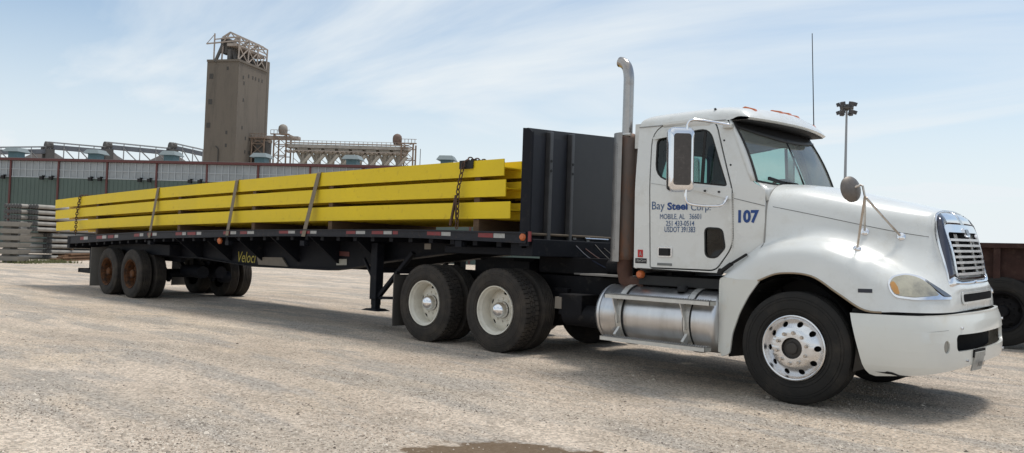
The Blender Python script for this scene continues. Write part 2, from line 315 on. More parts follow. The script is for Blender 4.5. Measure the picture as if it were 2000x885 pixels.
# ================================================================== SETTING
def make_ground():
    xs = sorted(set([-1500, -600, -250, -120, -70, -50]+[-40+i*.5 for i in range(0, 104)]+[12, 14, 18, 25, 50, 120, 400, 1500]))
    ys = sorted(set([-1500, -300, -60, -20, -12]+[-10+i*.4 for i in range(0, 60)]+[15, 18, 22, 30, 45, 70, 120, 300, 700, 1500]))
    P = []
    for x in xs:
        r = []
        for y in ys:
            z = ground_z(x, y)
            d = abs(y+1.2); k = max(0, min(1, (abs(y)-1.6)/2))
            if abs(x) < 40 and abs(y) < 15: z += k*.012*(math.sin(x*1.3+y*.7)+math.sin(y*2.1-x*.6+1))
            r.append((x, y, z))
        P.append(r)
    m = MB().grid(P)
    mt = bpy.data.materials.new('crushed_stone'); mt.use_nodes = True; t = mt.node_tree; b = t.nodes['Principled BSDF']; n = t.nodes.new; l = t.links.new
    geo = n('ShaderNodeNewGeometry')
    def noise(sc_, det=6, rough=.6, vec=None):
        q = n('ShaderNodeTexNoise'); q.inputs['Scale'].default_value = sc_; q.inputs['Detail'].default_value = det; q.inputs['Roughness'].default_value = rough; l(vec or geo.outputs['Position'], q.inputs['Vector']); return q.outputs['Fac']
    def ramp(f, a, b_, c0, c1):
        q = n('ShaderNodeValToRGB'); q.color_ramp.elements[0].position = a; q.color_ramp.elements[1].position = b_; q.color_ramp.elements[0].color = (*c0, 1); q.color_ramp.elements[1].color = (*c1, 1); l(f, q.inputs[0]); return q.outputs[0]
    def mix(f, a, b_, mode='MIX'):
        q = n('ShaderNodeMix'); q.data_type = 'RGBA'; q.blend_type = mode
        if isinstance(f, float): q.inputs['Factor'].default_value = f
        else: l(f, q.inputs['Factor'])
        for s_, v in (('A', a), ('B', b_)):
            if isinstance(v, tuple): q.inputs[s_].default_value = (*v, 1)
            else: l(v, q.inputs[s_])
        return q.outputs['Result']
    mpn = n('ShaderNodeMapping'); mpn.inputs['Scale'].default_value = (.35, 1.0, 1); mpn.inputs['Rotation'].default_value = (0, 0, .25); l(geo.outputs['Position'], mpn.inputs[0])
    big = noise(.55, 5, .6, mpn.outputs[0]); med = noise(3.2, 6, .65); fine = noise(38, 4, .7); vf = noise(120, 2, .6)
    c = ramp(big, .35, .66, (.54, .45, .375), (.80, .69, .59))
    c = mix(ramp(med, .5, .72, (0, 0, 0), (.55, .55, .55)), c, (.30, .265, .225))
    c = mix(ramp(noise(.23, 3), .48, .62, (0, 0, 0), (.45, .45, .45)), c, (.60, .49, .38))
    mp2 = n('ShaderNodeMapping'); mp2.inputs['Scale'].default_value = (.5, 2.2, 1); mp2.inputs['Rotation'].default_value = (0, 0, .12); l(geo.outputs['Position'], mp2.inputs[0])
    c = mix(ramp(noise(.8, 6, .62, mp2.outputs[0]), .49, .58, (0, 0, 0), (.78, .78, .78)), c, (.395, .37, .35))
    c = mix(ramp(noise(.45, 5, .7), .55, .66, (0, 0, 0), (.7, .7, .7)), c, (.70, .58, .46))
    mp3 = n('ShaderNodeMapping'); mp3.inputs['Rotation'].default_value = (0, 0, -.22); l(geo.outputs['Position'], mp3.inputs[0])
    wv = n('ShaderNodeTexWave'); wv.bands_direction = 'Y'; wv.inputs['Scale'].default_value = .16; wv.inputs['Distortion'].default_value = 1.6; wv.inputs['Detail'].default_value = 2; wv.inputs['Detail Scale'].default_value = .6; l(mp3.outputs[0], wv.inputs['Vector'])
    c = mix(ramp(wv.outputs['Fac'], .80, .97, (0, 0, 0), (.38, .38, .38)), c, (.38, .34, .30))
    c = mix(ramp(noise(1.7, 6, .7), .56, .7, (0, 0, 0), (.55, .55, .55)), c, (.27, .225, .185))
    c = mix(ramp(fine, .35, .7, (0, 0, 0), (.7, .7, .7)), mix(.9, c, (.93, .90, .86), 'MULTIPLY'), mix(.5, c, (.66, .61, .52)))
    vo = n('ShaderNodeTexVoronoi'); vo.inputs['Scale'].default_value = 26; l(geo.outputs['Position'], vo.inputs['Vector'])
    c = mix(ramp(vo.outputs['Distance'], .04, .14, (.55, .55, .55), (0, 0, 0)), c, (.15, .12, .09))
    vo2 = n('ShaderNodeTexVoronoi'); vo2.inputs['Scale'].default_value = 55; l(geo.outputs['Position'], vo2.inputs['Vector'])
    vo3 = n('ShaderNodeTexVoronoi'); vo3.inputs['Scale'].default_value = 7; l(geo.outputs['Position'], vo3.inputs['Vector'])
    c = mix(ramp(vo3.outputs['Distance'], .035, .09, (.8, .8, .8), (0, 0, 0)), c, (.11, .085, .065))
    vo4 = n('ShaderNodeTexVoronoi'); vo4.inputs['Scale'].default_value = 16; l(geo.outputs['Position'], vo4.inputs['Vector'])
    mk = mix(1.0, ramp(vo4.outputs['Distance'], .10, .30, (1, 1, 1), (0, 0, 0)), ramp(noise(1.3, 5, .7), .52, .62, (0, 0, 0), (.8, .8, .8)), 'MULTIPLY')
    c = mix(mk, c, (.19, .155, .125))
    bwn = n('ShaderNodeRGBToBW'); l(vo2.outputs['Color'], bwn.inputs[0])
    c = mix(.55, c, mix(.95, c, ramp(bwn.outputs[0], .25, .75, (.42, .40, .38), (1.40, 1.39, 1.38)), 'MULTIPLY'))
    # wet brown patch of dirt in the foreground
    ctr = G(1000, 898)
    sp = n('ShaderNodeVectorMath'); sp.operation = 'SUBTRACT'; l(geo.outputs['Position'], sp.inputs[0]); sp.inputs[1].default_value = (ctr.x, ctr.y, 0)
    rot = n('ShaderNodeMapping'); rot.vector_type = 'POINT'; rot.inputs['Rotation'].default_value = (0, 0, -YAW); rot.inputs['Scale'].default_value = (1, 1, 0)
    l(sp.outputs[0], rot.inputs[0]); sc2 = n('ShaderNodeVectorMath'); sc2.operation = 'MULTIPLY'; l(rot.outputs[0], sc2.inputs[0]); sc2.inputs[1].default_value = (.80, 1.05, 0)
    ln = n('ShaderNodeVectorMath'); ln.operation = 'LENGTH'; l(sc2.outputs[0], ln.inputs[0])
    an = n('ShaderNodeMath'); an.operation = 'MULTIPLY_ADD'; an.inputs[1].default_value = .7; l(noise(5, 5), an.inputs[0]); l(ln.outputs['Value'], an.inputs[2])
    c = mix(ramp(an.outputs[0], .92, 1.32, (.9, .9, .9), (0, 0, 0)), c, mix(fine, (.13, .085, .05), (.21, .145, .09)))
    l(c, b.inputs['Base Color']); b.inputs['Roughness'].default_value = .95; b.inputs['Specular IOR Level'].default_value = .15
    bh = n('ShaderNodeMath'); bh.operation = 'ADD'; l(fine, bh.inputs[0]); l(vf, bh.inputs[1])
    bh2 = n('ShaderNodeMath'); bh2.operation = 'MULTIPLY_ADD'; bh2.inputs[1].default_value = 2.0; l(med, bh2.inputs[0]); l(bh.outputs[0], bh2.inputs[2])
    bp = n('ShaderNodeBump'); bp.inputs['Strength'].default_value = .8; bp.inputs['Distance'].default_value = .025; l(bh2.outputs[0], bp.inputs['Height']); l(bp.outputs[0], b.inputs['Normal'])
    tag(m.build('ground', mt), kind='structure')
make_ground()

def make_pebbles():
    m = MB(); rnd = random.Random(3)
    tpl = []
    for k in range(6):
        vs = [Vector(v)*rnd.uniform(.7, 1.1) for v in ((1, 0, 0), (0, 1, 0), (-1, 0, 0), (0, -1, 0), (0, 0, .7), (.5, .6, .35), (-.6, .5, .3), (.4, -.6, .3))]
        tpl.append(vs)
    fs = [(0, 5, 4), (5, 1, 4), (1, 6, 4), (6, 2, 4), (2, 3, 4), (3, 7, 4), (7, 0, 4), (0, 1, 5), (1, 2, 6), (3, 0, 7)]
    n = 0
    while n < 42000:
        px = rnd.uniform(-60, 2060); py = 545+360*rnd.random()**.8
        p = G(px, py)
        if p.y > 12 or p.x < -30 or (p-CAM).length > 26: continue
        pv = p-G(1000, 898); pr_ = math.hypot((pv.x*math.cos(YAW)+pv.y*math.sin(YAW))*.85, (-pv.x*math.sin(YAW)+pv.y*math.cos(YAW))*1.1)
        if pr_ < .72 and rnd.random() < .93: continue
        # clumps
        q = math.sin(p.x*1.9+math.sin(p.y*2.3)*1.5)*math.sin(p.y*2.6+p.x*.8)
        if rnd.random() > .45+.5*q: continue
        n += 1
        s = rnd.choice((.004, .005, .006, .007, .008, .010)) * rnd.uniform(.8, 1.3)
        if rnd.random() < .006: s = rnd.uniform(.014, .026)
        a = rnd.uniform(0, 2*PI); ca, sa = math.cos(a)*s, math.sin(a)*s; z0 = ground_z(p.x)
        k = max(0, min(1, (abs(p.y)-1.6)/2)); z0 += k*.012*(math.sin(p.x*1.3+p.y*.7)+math.sin(p.y*2.1-p.x*.6+1))-.001
        m.add([(p.x+v.x*ca-v.y*sa, p.y+v.x*sa+v.y*ca, z0+v.z*s) for v in tpl[n % 6]], fs)
    mt = bpy.data.materials.new('pebble_stone'); mt.use_nodes = True; t = mt.node_tree; b = t.nodes['Principled BSDF']
    g = t.nodes.new('ShaderNodeNewGeometry'); rp = t.nodes.new('ShaderNodeValToRGB'); t.links.new(g.outputs['Random Per Island'], rp.inputs[0])
    e = rp.color_ramp.elements; e[0].color = (.10, .08, .065, 1); e[1].color = (.70, .63, .54, 1)
    for p_, c_ in ((.15, (.20, .165, .13, 1)), (.35, (.40, .34, .28, 1)), (.8, (.58, .51, .43, 1))):
        q = e.new(p_); q.color = c_
    t.links.new(rp.outputs[0], b.inputs['Base Color']); b.inputs['Roughness'].default_value = .9
    tag(m.build('gravel', mt, fix=False), 'loose pale gravel scattered over the crushed stone yard', 'gravel', kind='stuff')
make_pebbles()

# ------------------------------------------------------------------ warehouse
Dn = Vector((-.574, .819, 0)); Tn = Vector((.819, .574, 0)); WD = 67.0
C0 = Vector((CAM.x, CAM.y, 0))
def W(s, d, z): return C0+Dn*(WD+d)+Tn*s+Vector((0, 0, z))
def wbox(m, s0, s1, d0, d1, z0, z1):
    m.hexa([W(s0, d0, z0), W(s1, d0, z0), W(s1, d1, z0), W(s0, d1, z0), W(s0, d0, z1), W(s1, d0, z1), W(s1, d1, z1), W(s0, d1, z1)])
def make_warehouse():
    r = empty('warehouse', W(-45, 0, 0))
    tag(r, 'long green metal warehouse with pale translucent band and red columns', 'warehouse')
    inv = Matrix.Translation(-r.location)
    m_green = pmat('green_cladding', (.072, .105, .092), .6, var=.1, scale=.5)
    m_band = pmat('translucent_band', (.26, .285, .30), .5, var=.25, scale=.8)
    m_seam = pmat('band_seam', (.36, .39, .41), .5); m_red = pmat('dark_red_trim', (.105, .032, .03), .6, var=.15)
    m_roof = pmat('warehouse_roof', (.30, .31, .31), .6); m_teal = pmat('vent_teal', (.085, .15, .165), .6, var=.15); m_wh = pmat('vent_hood', (.20, .235, .24), .6, var=.1)
    def fin(m, name, mat, parent=r, **k):
        m.v = [tuple(Vector(v)-r.location) for v in m.v]; return m.build(name, mat, parent, **k)
    m = MB(); wbox(m, -110, -6, 0, 30, 0, 6.35); fin(m, 'wall', m_green)
    m = MB(); s = -110
    while s < -6: wbox(m, s, s+.03, -.02, 0, 0, 6.3); s += .4
    fin(m, 'cladding_rib', m_green)
    m = MB(); wbox(m, -110, -6, .03, .4, 6.37, 7.83); b = fin(m, 'window_band', m_band)
    m = MB(); s = -110
    while s < -6: wbox(m, s, s+.07, -.02, .02, 6.37, 7.83); s += .62
    wbox(m, -110, -6, -.024, .02, 7.05, 7.12); wbox(m, -110, -6, -.03, .02, 6.36, 6.44)
    fin(m, 'seam', m_seam, b)
    m = MB(); wbox(m, -110.2, -5.8, -.25, 30, 7.85, 8.06); fin(m, 'eave_trim', m_red)
    m = MB(); m.hexa([W(-110, -.2, 8.07), W(-6, -.2, 8.07), W(-6, 15, 8.07), W(-110, 15, 8.07), W(-110, -.2, 8.09), W(-6, -.2, 8.09), W(-6, 15, 8.6), W(-110, 15, 8.6)]); fin(m, 'roof', m_roof)
    k = 0
    for i in range(-12, 9):
        s = -49.7+4.67*i
        if s > -7: break
        m = MB(); wbox(m, s-.08, s+.08, -.10, .0, 0, 7.84); fin(m, 'column', m_red)
        for ds in (-1.35, -.45):
            m = MB(); wbox(m, s+ds-.15, s+ds+.15, -.5, -.25, 6.15, 6.45); wbox(m, s+ds-.05, s+ds+.05, -.3, 0, 6.45, 6.55); fin(m, 'floodlight', M_BLACK)
    m = MB(); wbox(m, -50.5, -45.5, -.06, 0, 0, 3.3); fin(m, 'door', pmat('dark_opening', (.02, .022, .022), .8))
    for px, py, sc_ in ((35, 292, 1), (190, 296, 1), (337, 299, 1), (513, 303, 1), (691, 307, 1), (874, 308, 1)):
        d = ray(px, py); t = (WD+9)/d.dot(Dn); p = CAM+d*t; s0 = (p-C0).dot(Tn); z1 = p.z; 
        m = MB(); wbox(m, s0-.5, s0+.5, 8.3, 9.4, 8.3, z1-.25); v = fin(m, 'roof_vent', m_teal)
        m = MB(); m.hexa([W(s0-.85, 7.9, z1-.3), W(s0+.85, 7.9, z1-.3), W(s0+.85, 9.8, z1-.3), W(s0-.85, 9.8, z1-.3), W(s0-.6, 8.2, z1+.12), W(s0+.6, 8.2, z1+.12), W(s0+.6, 9.5, z1+.12), W(s0-.6, 9.5, z1+.12)])
        fin(m, 'vent_hood', m_wh, v)
make_warehouse()

# ------------------------------------------------------------------ far industrial plant
M_CONC = pmat('stained_concrete', (.16, .137, .112), .9, var=.3, scale=.5, c2=(.062, .055, .048), thr=(.42, .66), s2=.5, stretch=(1, 1, .16), fac2=.65)
M_STEELF = pmat('weathered_steel', (.34, .29, .25), .7, var=.3, scale=.7)
M_STEELD = pmat('dark_machinery', (.09, .085, .08), .8, var=.3, scale=.7)
M_CONVD = pmat('conveyor_steel', (.15, .16, .18), .7, var=.2, scale=.7)
def make_tower():
    H = 43.0
    def DH(px, py):
        d = ray(px, py); return math.hypot(d.x, d.y)*(H-CAM.z)/d.z
    P0 = A(467, 120, DH(467, 120)); P1 = A(521, 141.5, DH(521, 141.5)); P2 = A(405, 121, DH(405, 121))
    for p in (P0, P1, P2): p.z = 0
    P3 = P1+P2-P0; base = (P0+P3)/2
    r = empty('grain_elevator', base); tag(r, 'tall stained concrete grain elevator tower with open steel frame on top', 'tower')
    def fin(m, n_, mt, pr=r): m.v = [tuple(Vector(v)-base) for v in m.v]; return m.build(n_, mt, pr)
    Z = Vector((0, 0, 1))
    m = MB(); m.hexa([P2, P0, P1, P3]+[p+Z*H for p in (P2, P0, P1, P3)]); wall = fin(m, 'wall', M_CONC)
    ur = (P1-P0); ul = (P2-P0); nr = Vector((ur.y, -ur.x, 0)).normalized(); nl = Vector((-ul.y, ul.x, 0)).normalized()
    if (nr).dot(C0-P0) < 0: nr = -nr
    if (nl).dot(C0-P0) < 0: nl = -nl
    m = MB(); m.hexa([p+Z*(H) for p in (P2+nl*.25, P0+nl*.25+nr*.2, P1+nr*.25, P3)]+[p+Z*(H+.5) for p in (P2+nl*.25, P0+nl*.25+nr*.2, P1+nr*.25, P3)]); fin(m, 'parapet', M_CONC)
    mw = pmat('dark_window', (.055, .052, .048), .8)
    def win(u, nrm, t, z, w_=.45, h_=.8):
        p = P0+u*t; a = u.normalized()*w_/2; m = MB()
        m.hexa([p-a+nrm*.04+Z*z, p+a+nrm*.04+Z*z, p+a-nrm*.3+Z*z, p-a-nrm*.3+Z*z, p-a+nrm*.04+Z*(z+h_), p+a+nrm*.04+Z*(z+h_), p+a-nrm*.3+Z*(z+h_), p-a-nrm*.3+Z*(z+h_)])
        fin(m, 'window', mw)
    for z, ts in ((40, (.35, .5, .6, .72, .84)), (38, (.2,)), (34, (.2,)), (27.5, (.2,)), (25.2, (.33, .47, .6, .73, .86)), (22, (.33, .47, .6, .73, .86)), (18.5, (.2,)), (17, (.12,)), (13, (.3, .5)), (39.3, (.17,))):
        for t in ts: win(ur, nr, t, z)
    for z, t in ((41, .35), (26, .3), (23, .3), (18.7, .3), (14.6, .3), (10.5, .3)): win(ul, nl, t, z)
    for z, t in ((39, .85), (27.5, .88), (33, .85), (18, .85)): win(ul, nl, t, z, 1.0, 1.2)
    m = MB(); pp = P0+ul*.52+nl*.2; m.tube([pp+Z*9, pp+Z*22.5, pp+Z*23.2+ul.normalized()*.7], .13, 6); fin(m, 'drain_pipe', mw)
    # round stair shaft on the right
    c = P1+ur.normalized()*1.0-nr*1.6
    m = MB(); m.lathe([(1.5, 0), (1.5, H+2.8), (0.01, H+2.9)], (c.x, c.y, 0), 'z', 20); fin(m, 'stair_shaft', M_CONC)
    # roof frame
    m = MB(); k = Z*H
    def q(a, b, z): return P0+ur*a+ul*b+k+Z*z
    T = 6.9
    for a in (0, .33, .66, 1.0):
        for b in (.03, .55):
            m.bar(q(a, b, 0), q(a+.03, b, T-1.2), .28)
        m.bar(q(a, .03, T-1.2), q(a, .55, T-1.2), .25); m.bar(q(a, .03, T-2.6), q(a, .3, T), .22); m.bar(q(a, .55, T-2.6), q(a, .3, T), .22)
        m.bar(q(a, .03, T-1.2), q(a, .3, T), .3); m.bar(q(a, .55, T-1.2), q(a, .3, T), .3)
    for b, z in ((.03, T-1.2), (.55, T-1.2), (.3, T), (.17, T-.5), (.03, T-2.4), (.03, 3.8), (.55, 3.8)):
        m.bar(q(0, b, z), q(1.03, b, z), .2)
    for a in (0, .33, .66): m.bar(q(a, .03, T-2.4), q(a+.33, .03, T-1.2), .2); m.bar(q(a, .3, T), q(a+.33, .03, T-1.2), .16)
    for a in (0, .33, .66):
        m.bar(q(a, .03, 0.3), q(a+.33, .03, 3.8), .2); m.bar(q(a+.33, .03, .3), q(a, .03, 3.8), .2)
    m.bar(q(0, .03, T-2), q(0, 1.05, T-2.6), .28); m.bar(q(0, .03, T-1.2), q(0, .8, T-1.6), .22); m.bar(q(0, .8, 0), q(0, .8, T-.2), .25); m.bar(q(0, .8, T-.4), q(0, 1.05, T-2.6), .12)
    fin(m, 'roof_frame', M_STEELF)
    m = MB()
    m.hexa([q(.0, .1, 3.7), q(1, .1, 3.3), q(1, .4, 3.3), q(0, .4, 3.7), q(0, .1, 4.3), q(1, .1, 3.9), q(1, .4, 3.9), q(0, .4, 4.3)])
    fin(m, 'walkway', M_STEELF)
    m = MB()
    for a, b, w_, z0, z1 in ((.05, .45, .2, 2.2, 5.8), (.12, .3, .12, 0, 4), (.4, .3, .16, 3.4, 4.9), (.7, .25, .14, 3.2, 4.4), (.3, .3, .1, 0, 3.4), (.5, .3, .2, 0, 3.0), (.75, .3, .15, .2, 2.9), (.9, .3, .1, 0, 2.6), (.02, .3, .1, 0, 3)):
        m.hexa([q(a, b, z0), q(a+w_, b, z0), q(a+w_, b+w_, z0), q(a, b+w_, z0), q(a, b, z1), q(a+w_, b, z1), q(a+w_, b+w_, z1), q(a, b+w_, z1)])
    m.tube([q(0, .75, 0), q(.02, .6, 3.2), q(.05, .5, 6)], .42, 8); m.tube([q(.1, .2, 0), q(.1, .35, 3.5)], .3, 8); m.tube([q(.5, .2, 0), q(.6, .35, 3.5)], .3, 8); m.tube([q(.82, .2, 0), q(.7, .35, 3.2)], .25, 8)
    fin(m, 'machinery', M_STEELD)
    return P1
P1 = make_tower()
def make_gallery():
    a = A(530, 283, 205); b = A(800, 284, 196); base = Vector((a.x, a.y, 0)); Z = Vector((0, 0, 1))
    r = empty('conveyor_gallery', base); tag(r, 'rusty conveyor gallery on rows of braced concrete legs beside the tower', 'conveyor')
    def fin(m, n_, mt, pr=r): m.v = [tuple(Vector(v)-base) for v in m.v]; return m.build(n_, mt, pr)
    zt = (a.z+b.z)/2; u = Vector((b.x-a.x, b.y-a.y, 0)); Lh = u.length; u.normalize(); nn = Vector((u.y, -u.x, 0)); a = Vector((a.x, a.y, 0)); b = a+u*Lh
    def q(s, d, z): return a+u*s+nn*d+Z*z
    m = MB(); m.hexa([q(4, -1.5, zt-1.0), q(Lh, -1.5, zt-1.0), q(Lh, 1.5, zt-1.0), q(4, 1.5, zt-1.0), q(4, -1.5, zt-.2), q(Lh, -1.5, zt-.2), q(Lh, 1.5, zt-.2), q(4, 1.5, zt-.2)]); fin(m, 'deck', pmat('gallery_deck', (.32, .30, .27), .8, var=.3, scale=.7))
    m = MB(); s = 4
    while s < Lh: m.bar(q(s, 1.5, zt-.2), q(s, 1.5, zt+.7), .09); m.bar(q(s, -1.5, zt-1.9), q(s, 1.5, zt-1.9), .5, .3); s += 1.1
    m.bar(q(4, 1.5, zt+.7), q(Lh, 1.5, zt+.7), .09); m.bar(q(4, 1.5, zt-1.7), q(Lh, 1.5, zt-1.7), .22); m.bar(q(4, 1.5, zt+.1), q(Lh, 1.5, zt+.1), .5, .25)
    fin(m, 'railing', M_STEELF)
    m_leg = pmat('pale_leg_concrete', (.33, .30, .255), .9, var=.25, scale=.5)
    s = 8; k = 0
    while s < Lh-2:
        m = MB(); m.bar(q(s, 0, 0), q(s, 0, zt-1.0), .85, 1.4); m.bar(q(s-2.0, 0, zt-1.1), q(s, 0, zt-4.6), .45, .6); m.bar(q(s+2.0, 0, zt-1.1), q(s, 0, zt-4.6), .45, .6)
        m.bar(q(s-1.9, 1.6, zt-7.5), q(s+2.2, 1.6, zt-2.6), .75, .6)
        m.bar(q(s-2.1, 1.2, 0), q(s-2.1, 1.2, zt-1.2), .16); m.bar(q(s-2.1, 1.2, zt-3.5), q(s, 1.2, zt-5.2), .14); m.bar(q(s-2.1, 1.2, zt-6), q(s+.5, 1.2, zt-3.6), .12)
        m.hexa([q(s-.9, -.9, zt-2.2), q(s+.9, -.9, zt-2.2), q(s+.9, .9, zt-2.2), q(s-.9, .9, zt-2.2), q(s-1.3, -1.2, zt-1.1), q(s+1.3, -1.2, zt-1.1), q(s+1.3, 1.2, zt-1.1), q(s-1.3, 1.2, zt-1.1)])
        fin(m, 'leg', m_leg); s += 3.3; k += 1
    # end towers
    def latt(s0, s1, z1, name):
        m = MB()
        for s in (s0, s1):
            for d in (-1.7, 1.7): m.bar(q(s, d, 0), q(s, d, z1), .28)
        z = 9
        while z < z1:
            m.bar(q(s0, 1.7, z), q(s1, 1.7, z), .2); m.bar(q(s0, -1.7, z), q(s1, -1.7, z), .2)
            m.bar(q(s0, 1.7, z), q(s1, 1.7, min(z+2.6, z1)), .14); m.bar(q(s1, 1.7, z), q(s0, 1.7, min(z+2.6, z1)), .14); z += 2.6
        m.bar(q(s0-.8, 1.9, z1), q(s1+.8, 1.9, z1), .5, .25); m.bar(q(s0-.8, 1.9, z1+1), q(s1+.8, 1.9, z1+1), .1)
        s = s0-.8
        while s < s1+.8: m.bar(q(s, 1.9, z1), q(s, 1.9, z1+1), .09); s += .8
        return fin(m, name, pmat('rusty_lattice', (.22, .16, .12), .8, var=.3, scale=.8))
    latt(-4.2, -1.2, zt+1.0, 'lattice_tower'); latt(1.2, 4.2, zt+2.0, 'lattice_tower'); latt(Lh-1.6, Lh+1.2, zt+.6, 'lattice_tower')
    m = MB(); m.hexa([q(-5, -1, zt+.9), q(6.8, -1, zt+.9), q(6.8, 1, zt+.9), q(-5, 1, zt+.9), q(-5, -1, zt+1.7), q(6.8, -1, zt+.6+1.1), q(6.8, 1, zt+1.7), q(-5, 1, zt+1.7)])
    m.bar(q(4, 1.7, zt+2.2), q(7.4, 1.7, zt+.8), .4); m.bar(q(-8, 0, zt+.4), q(0, 0, zt+.4), 1.2, .7)
    fin(m, 'bridge', M_STEELF)
    for s, z, h, mt in ((2.7, zt+2.1, 2.5, pmat('pale_drum', (.26, .23, .20), .7)), (Lh-3.0, zt+.4, 2.6, pmat('rusty_drum', (.15, .10, .08), .8, var=.2, scale=1))):
        m = MB(); p = q(s, 0, z); m.lathe([(.01, h+.1), (.6, h-.1), (1.0, h-.5), (1.1, h-1), (1.1, .8), (.8, 0), (.01, 0)], (p.x, p.y, z), 'z', 16); fin(m, 'drum', mt)
    m = MB(); m.hexa([q(-3.5, -1.6, 8), q(-.5, -1.6, 8), q(-.5, 1.2, 8), q(-3.5, 1.2, 8), q(-3.5, -1.6, zt+.2), q(-.5, -1.6, zt+.2), q(-.5, 1.2, zt+.2), q(-3.5, 1.2, zt+.2)]); fin(m, 'duct', M_STEELD)
    m = MB(); m.bar(q(-9, 2.5, zt-6), q(-5.5, 2.5, zt-9.5), .9); m.bar(q(-9, 2.6, 8), q(-9, 2.6, zt-3), .3); m.bar(q(-6, 2.6, 8), q(-6, 2.6, zt-1), .3); fin(m, 'chute', M_STEELF)
make_gallery()
def make_conveyors():
    Z = Vector((0, 0, 1)); g = 'inclined conveyor trusses above the warehouse roof'
    segs = [((-60, 294), (90, 293), 'leftmost conveyor truss, ending at the first silo cone, above the warehouse'),
            ((95, 283), (212, 294), 'sloping conveyor truss between the first and second silo cones from the left'),
            ((210, 283), (335, 296), 'sloping conveyor truss between the second and third silo cones from the left'),
            ((337, 284), (396, 298), 'short sloping conveyor truss running into the concrete tower')]
    for (p, q_, lab) in segs:
        a = A(p[0], p[1]+4, 150); b = A(q_[0], q_[1]+3, 150); r = empty('conveyor_truss', a); tag(r, lab, 'conveyor', g)
        Lg = (b-a).length; u = (b-a)/Lg
        m = MB(); m.bar(Vector(), b-a, .9, .7); m.build('belt_housing', M_CONVD, r)
        m = MB(); hh = 2.3; a2 = -Z*hh; b2 = (b-a)-Z*hh; nseg = max(3, int(Lg/2.0))
        side = Vector((-u.y, u.x, 0)).normalized()*.6
        for sd in (side, -side):
            m.bar(a2+sd, b2+sd, .16); m.bar(sd+Z*.75, b-a+sd+Z*.75, .1)
            for i in range(nseg+1):
                t = i/nseg; m.bar((b-a)*t+sd, (b-a)*t-Z*hh+sd, .12); m.bar((b-a)*t+sd, (b-a)*t+sd+Z*.75, .09)
                if i < nseg: m.bar((b-a)*t+sd, (b-a)*((i+1)/nseg)-Z*hh+sd, .1)
        m.build('truss', pmat('pale_truss', (.28, .28, .28), .7), r)
        for t in (.55, .62):
            m = MB(); m.bar((b-a)*t-Z*hh, Vector(((b-a).x*t, (b-a).y*t, -a.z)), .35); m.build('post', M_CONVD, r)
        m = MB()
        top = Vector((0, 0, .2)); m.lathe([(.01, -.5), (.75, -.5), (.75, .5), (.01, .5)], tuple(top-Z*.1), 'y', 14, False); m.box((-1.0, -.6, -2.0), (-.5, .6, 0)); m.box((.5, -.6, -2.2), (1.0, .6, -.4)); m.box((-1.5, -.4, -1.0), (-.9, .4, -.3))
        m.build('drive_head', M_STEELD, r)
    for i, (px, lab) in enumerate(((90, 'leftmost silo with a brown cone roof behind the warehouse'), (208, 'middle silo with a brown cone roof behind the warehouse'), (331, 'silo with a cone roof behind the warehouse, nearest the tower'))):
        p = A(px, 300+i*3.5, 156); r = empty('storage_silo', (p.x, p.y, 0)); tag(r, lab, 'silo', 'cone roofed silos behind the warehouse')
        top = A(px, 296+i*3, 156).z+.2
        m = MB(); m.lathe([(0.8, top), (6.4, top-3.4)], (0, 0, 0), 'z', 24); m.lathe([(.01, top+.4), (.8, top+.4), (.8, top)], (0, 0, 0), 'z', 16); m.build('roof', pmat('cone_roof', (.085, .072, .066), .85, var=.15, scale=.4), r)
        m = MB(); m.lathe([(6.2, 0), (6.2, top-3.4)], (0, 0, 0), 'z', 24); m.build('wall', M_CONC, r)
make_conveyors()
def make_mast():
    p = A(1650, 380, 165); base = Vector((p.x, p.y, 0)); top = A(1655, 210, 165).z
    r = empty('floodlight_mast', base); tag(r, 'tall grey mast crowned with a ring of floodlights, behind the truck hood', 'light mast')
    m = MB(); m.tube([(0, 0, 0), (0, 0, top)], [.36, .18], 12); m.build('pole', pmat('galvanised_mast', (.26, .28, .30), .6), r)
    m = MB(); m.lathe([(.01, 0), (1.2, 0), (1.2, .25), (.01, .25)], (0, 0, top-.3), 'z', 16); m.bar((0, 0, top-.6), (0, 0, top+.6), .5); m.build('head_ring', M_STEELD, r)
    ml = pmat('floodlight_housing', (.05, .05, .055), .6)
    for k in range(6):
        for z in (-1.0, .55):
            a = k*PI/3+.4; cx, cy = 1.5*math.cos(a), 1.5*math.sin(a); m = MB(); u = Vector((math.cos(a), math.sin(a), -.35)).normalized()
            m.bar(Vector((cx, cy, top+z))-u*.3, Vector((cx, cy, top+z))+u*.3, .75, .6); m.bar((math.cos(a)*.9, math.sin(a)*.9, top-.2), (cx, cy, top+z), .12); m.build('floodlight', ml, r)
    p = A(820, 325, 150); t = A(822, 291, 150).z
    m = MB(); m.tube([(0, 0, 0), (0, 0, t)], [.12, .06], 6); o = m.build('radio_mast', M_STEELD, loc=(p.x, p.y, 0)); tag(o, 'thin lone mast right of the conveyor gallery', 'mast')
make_mast()

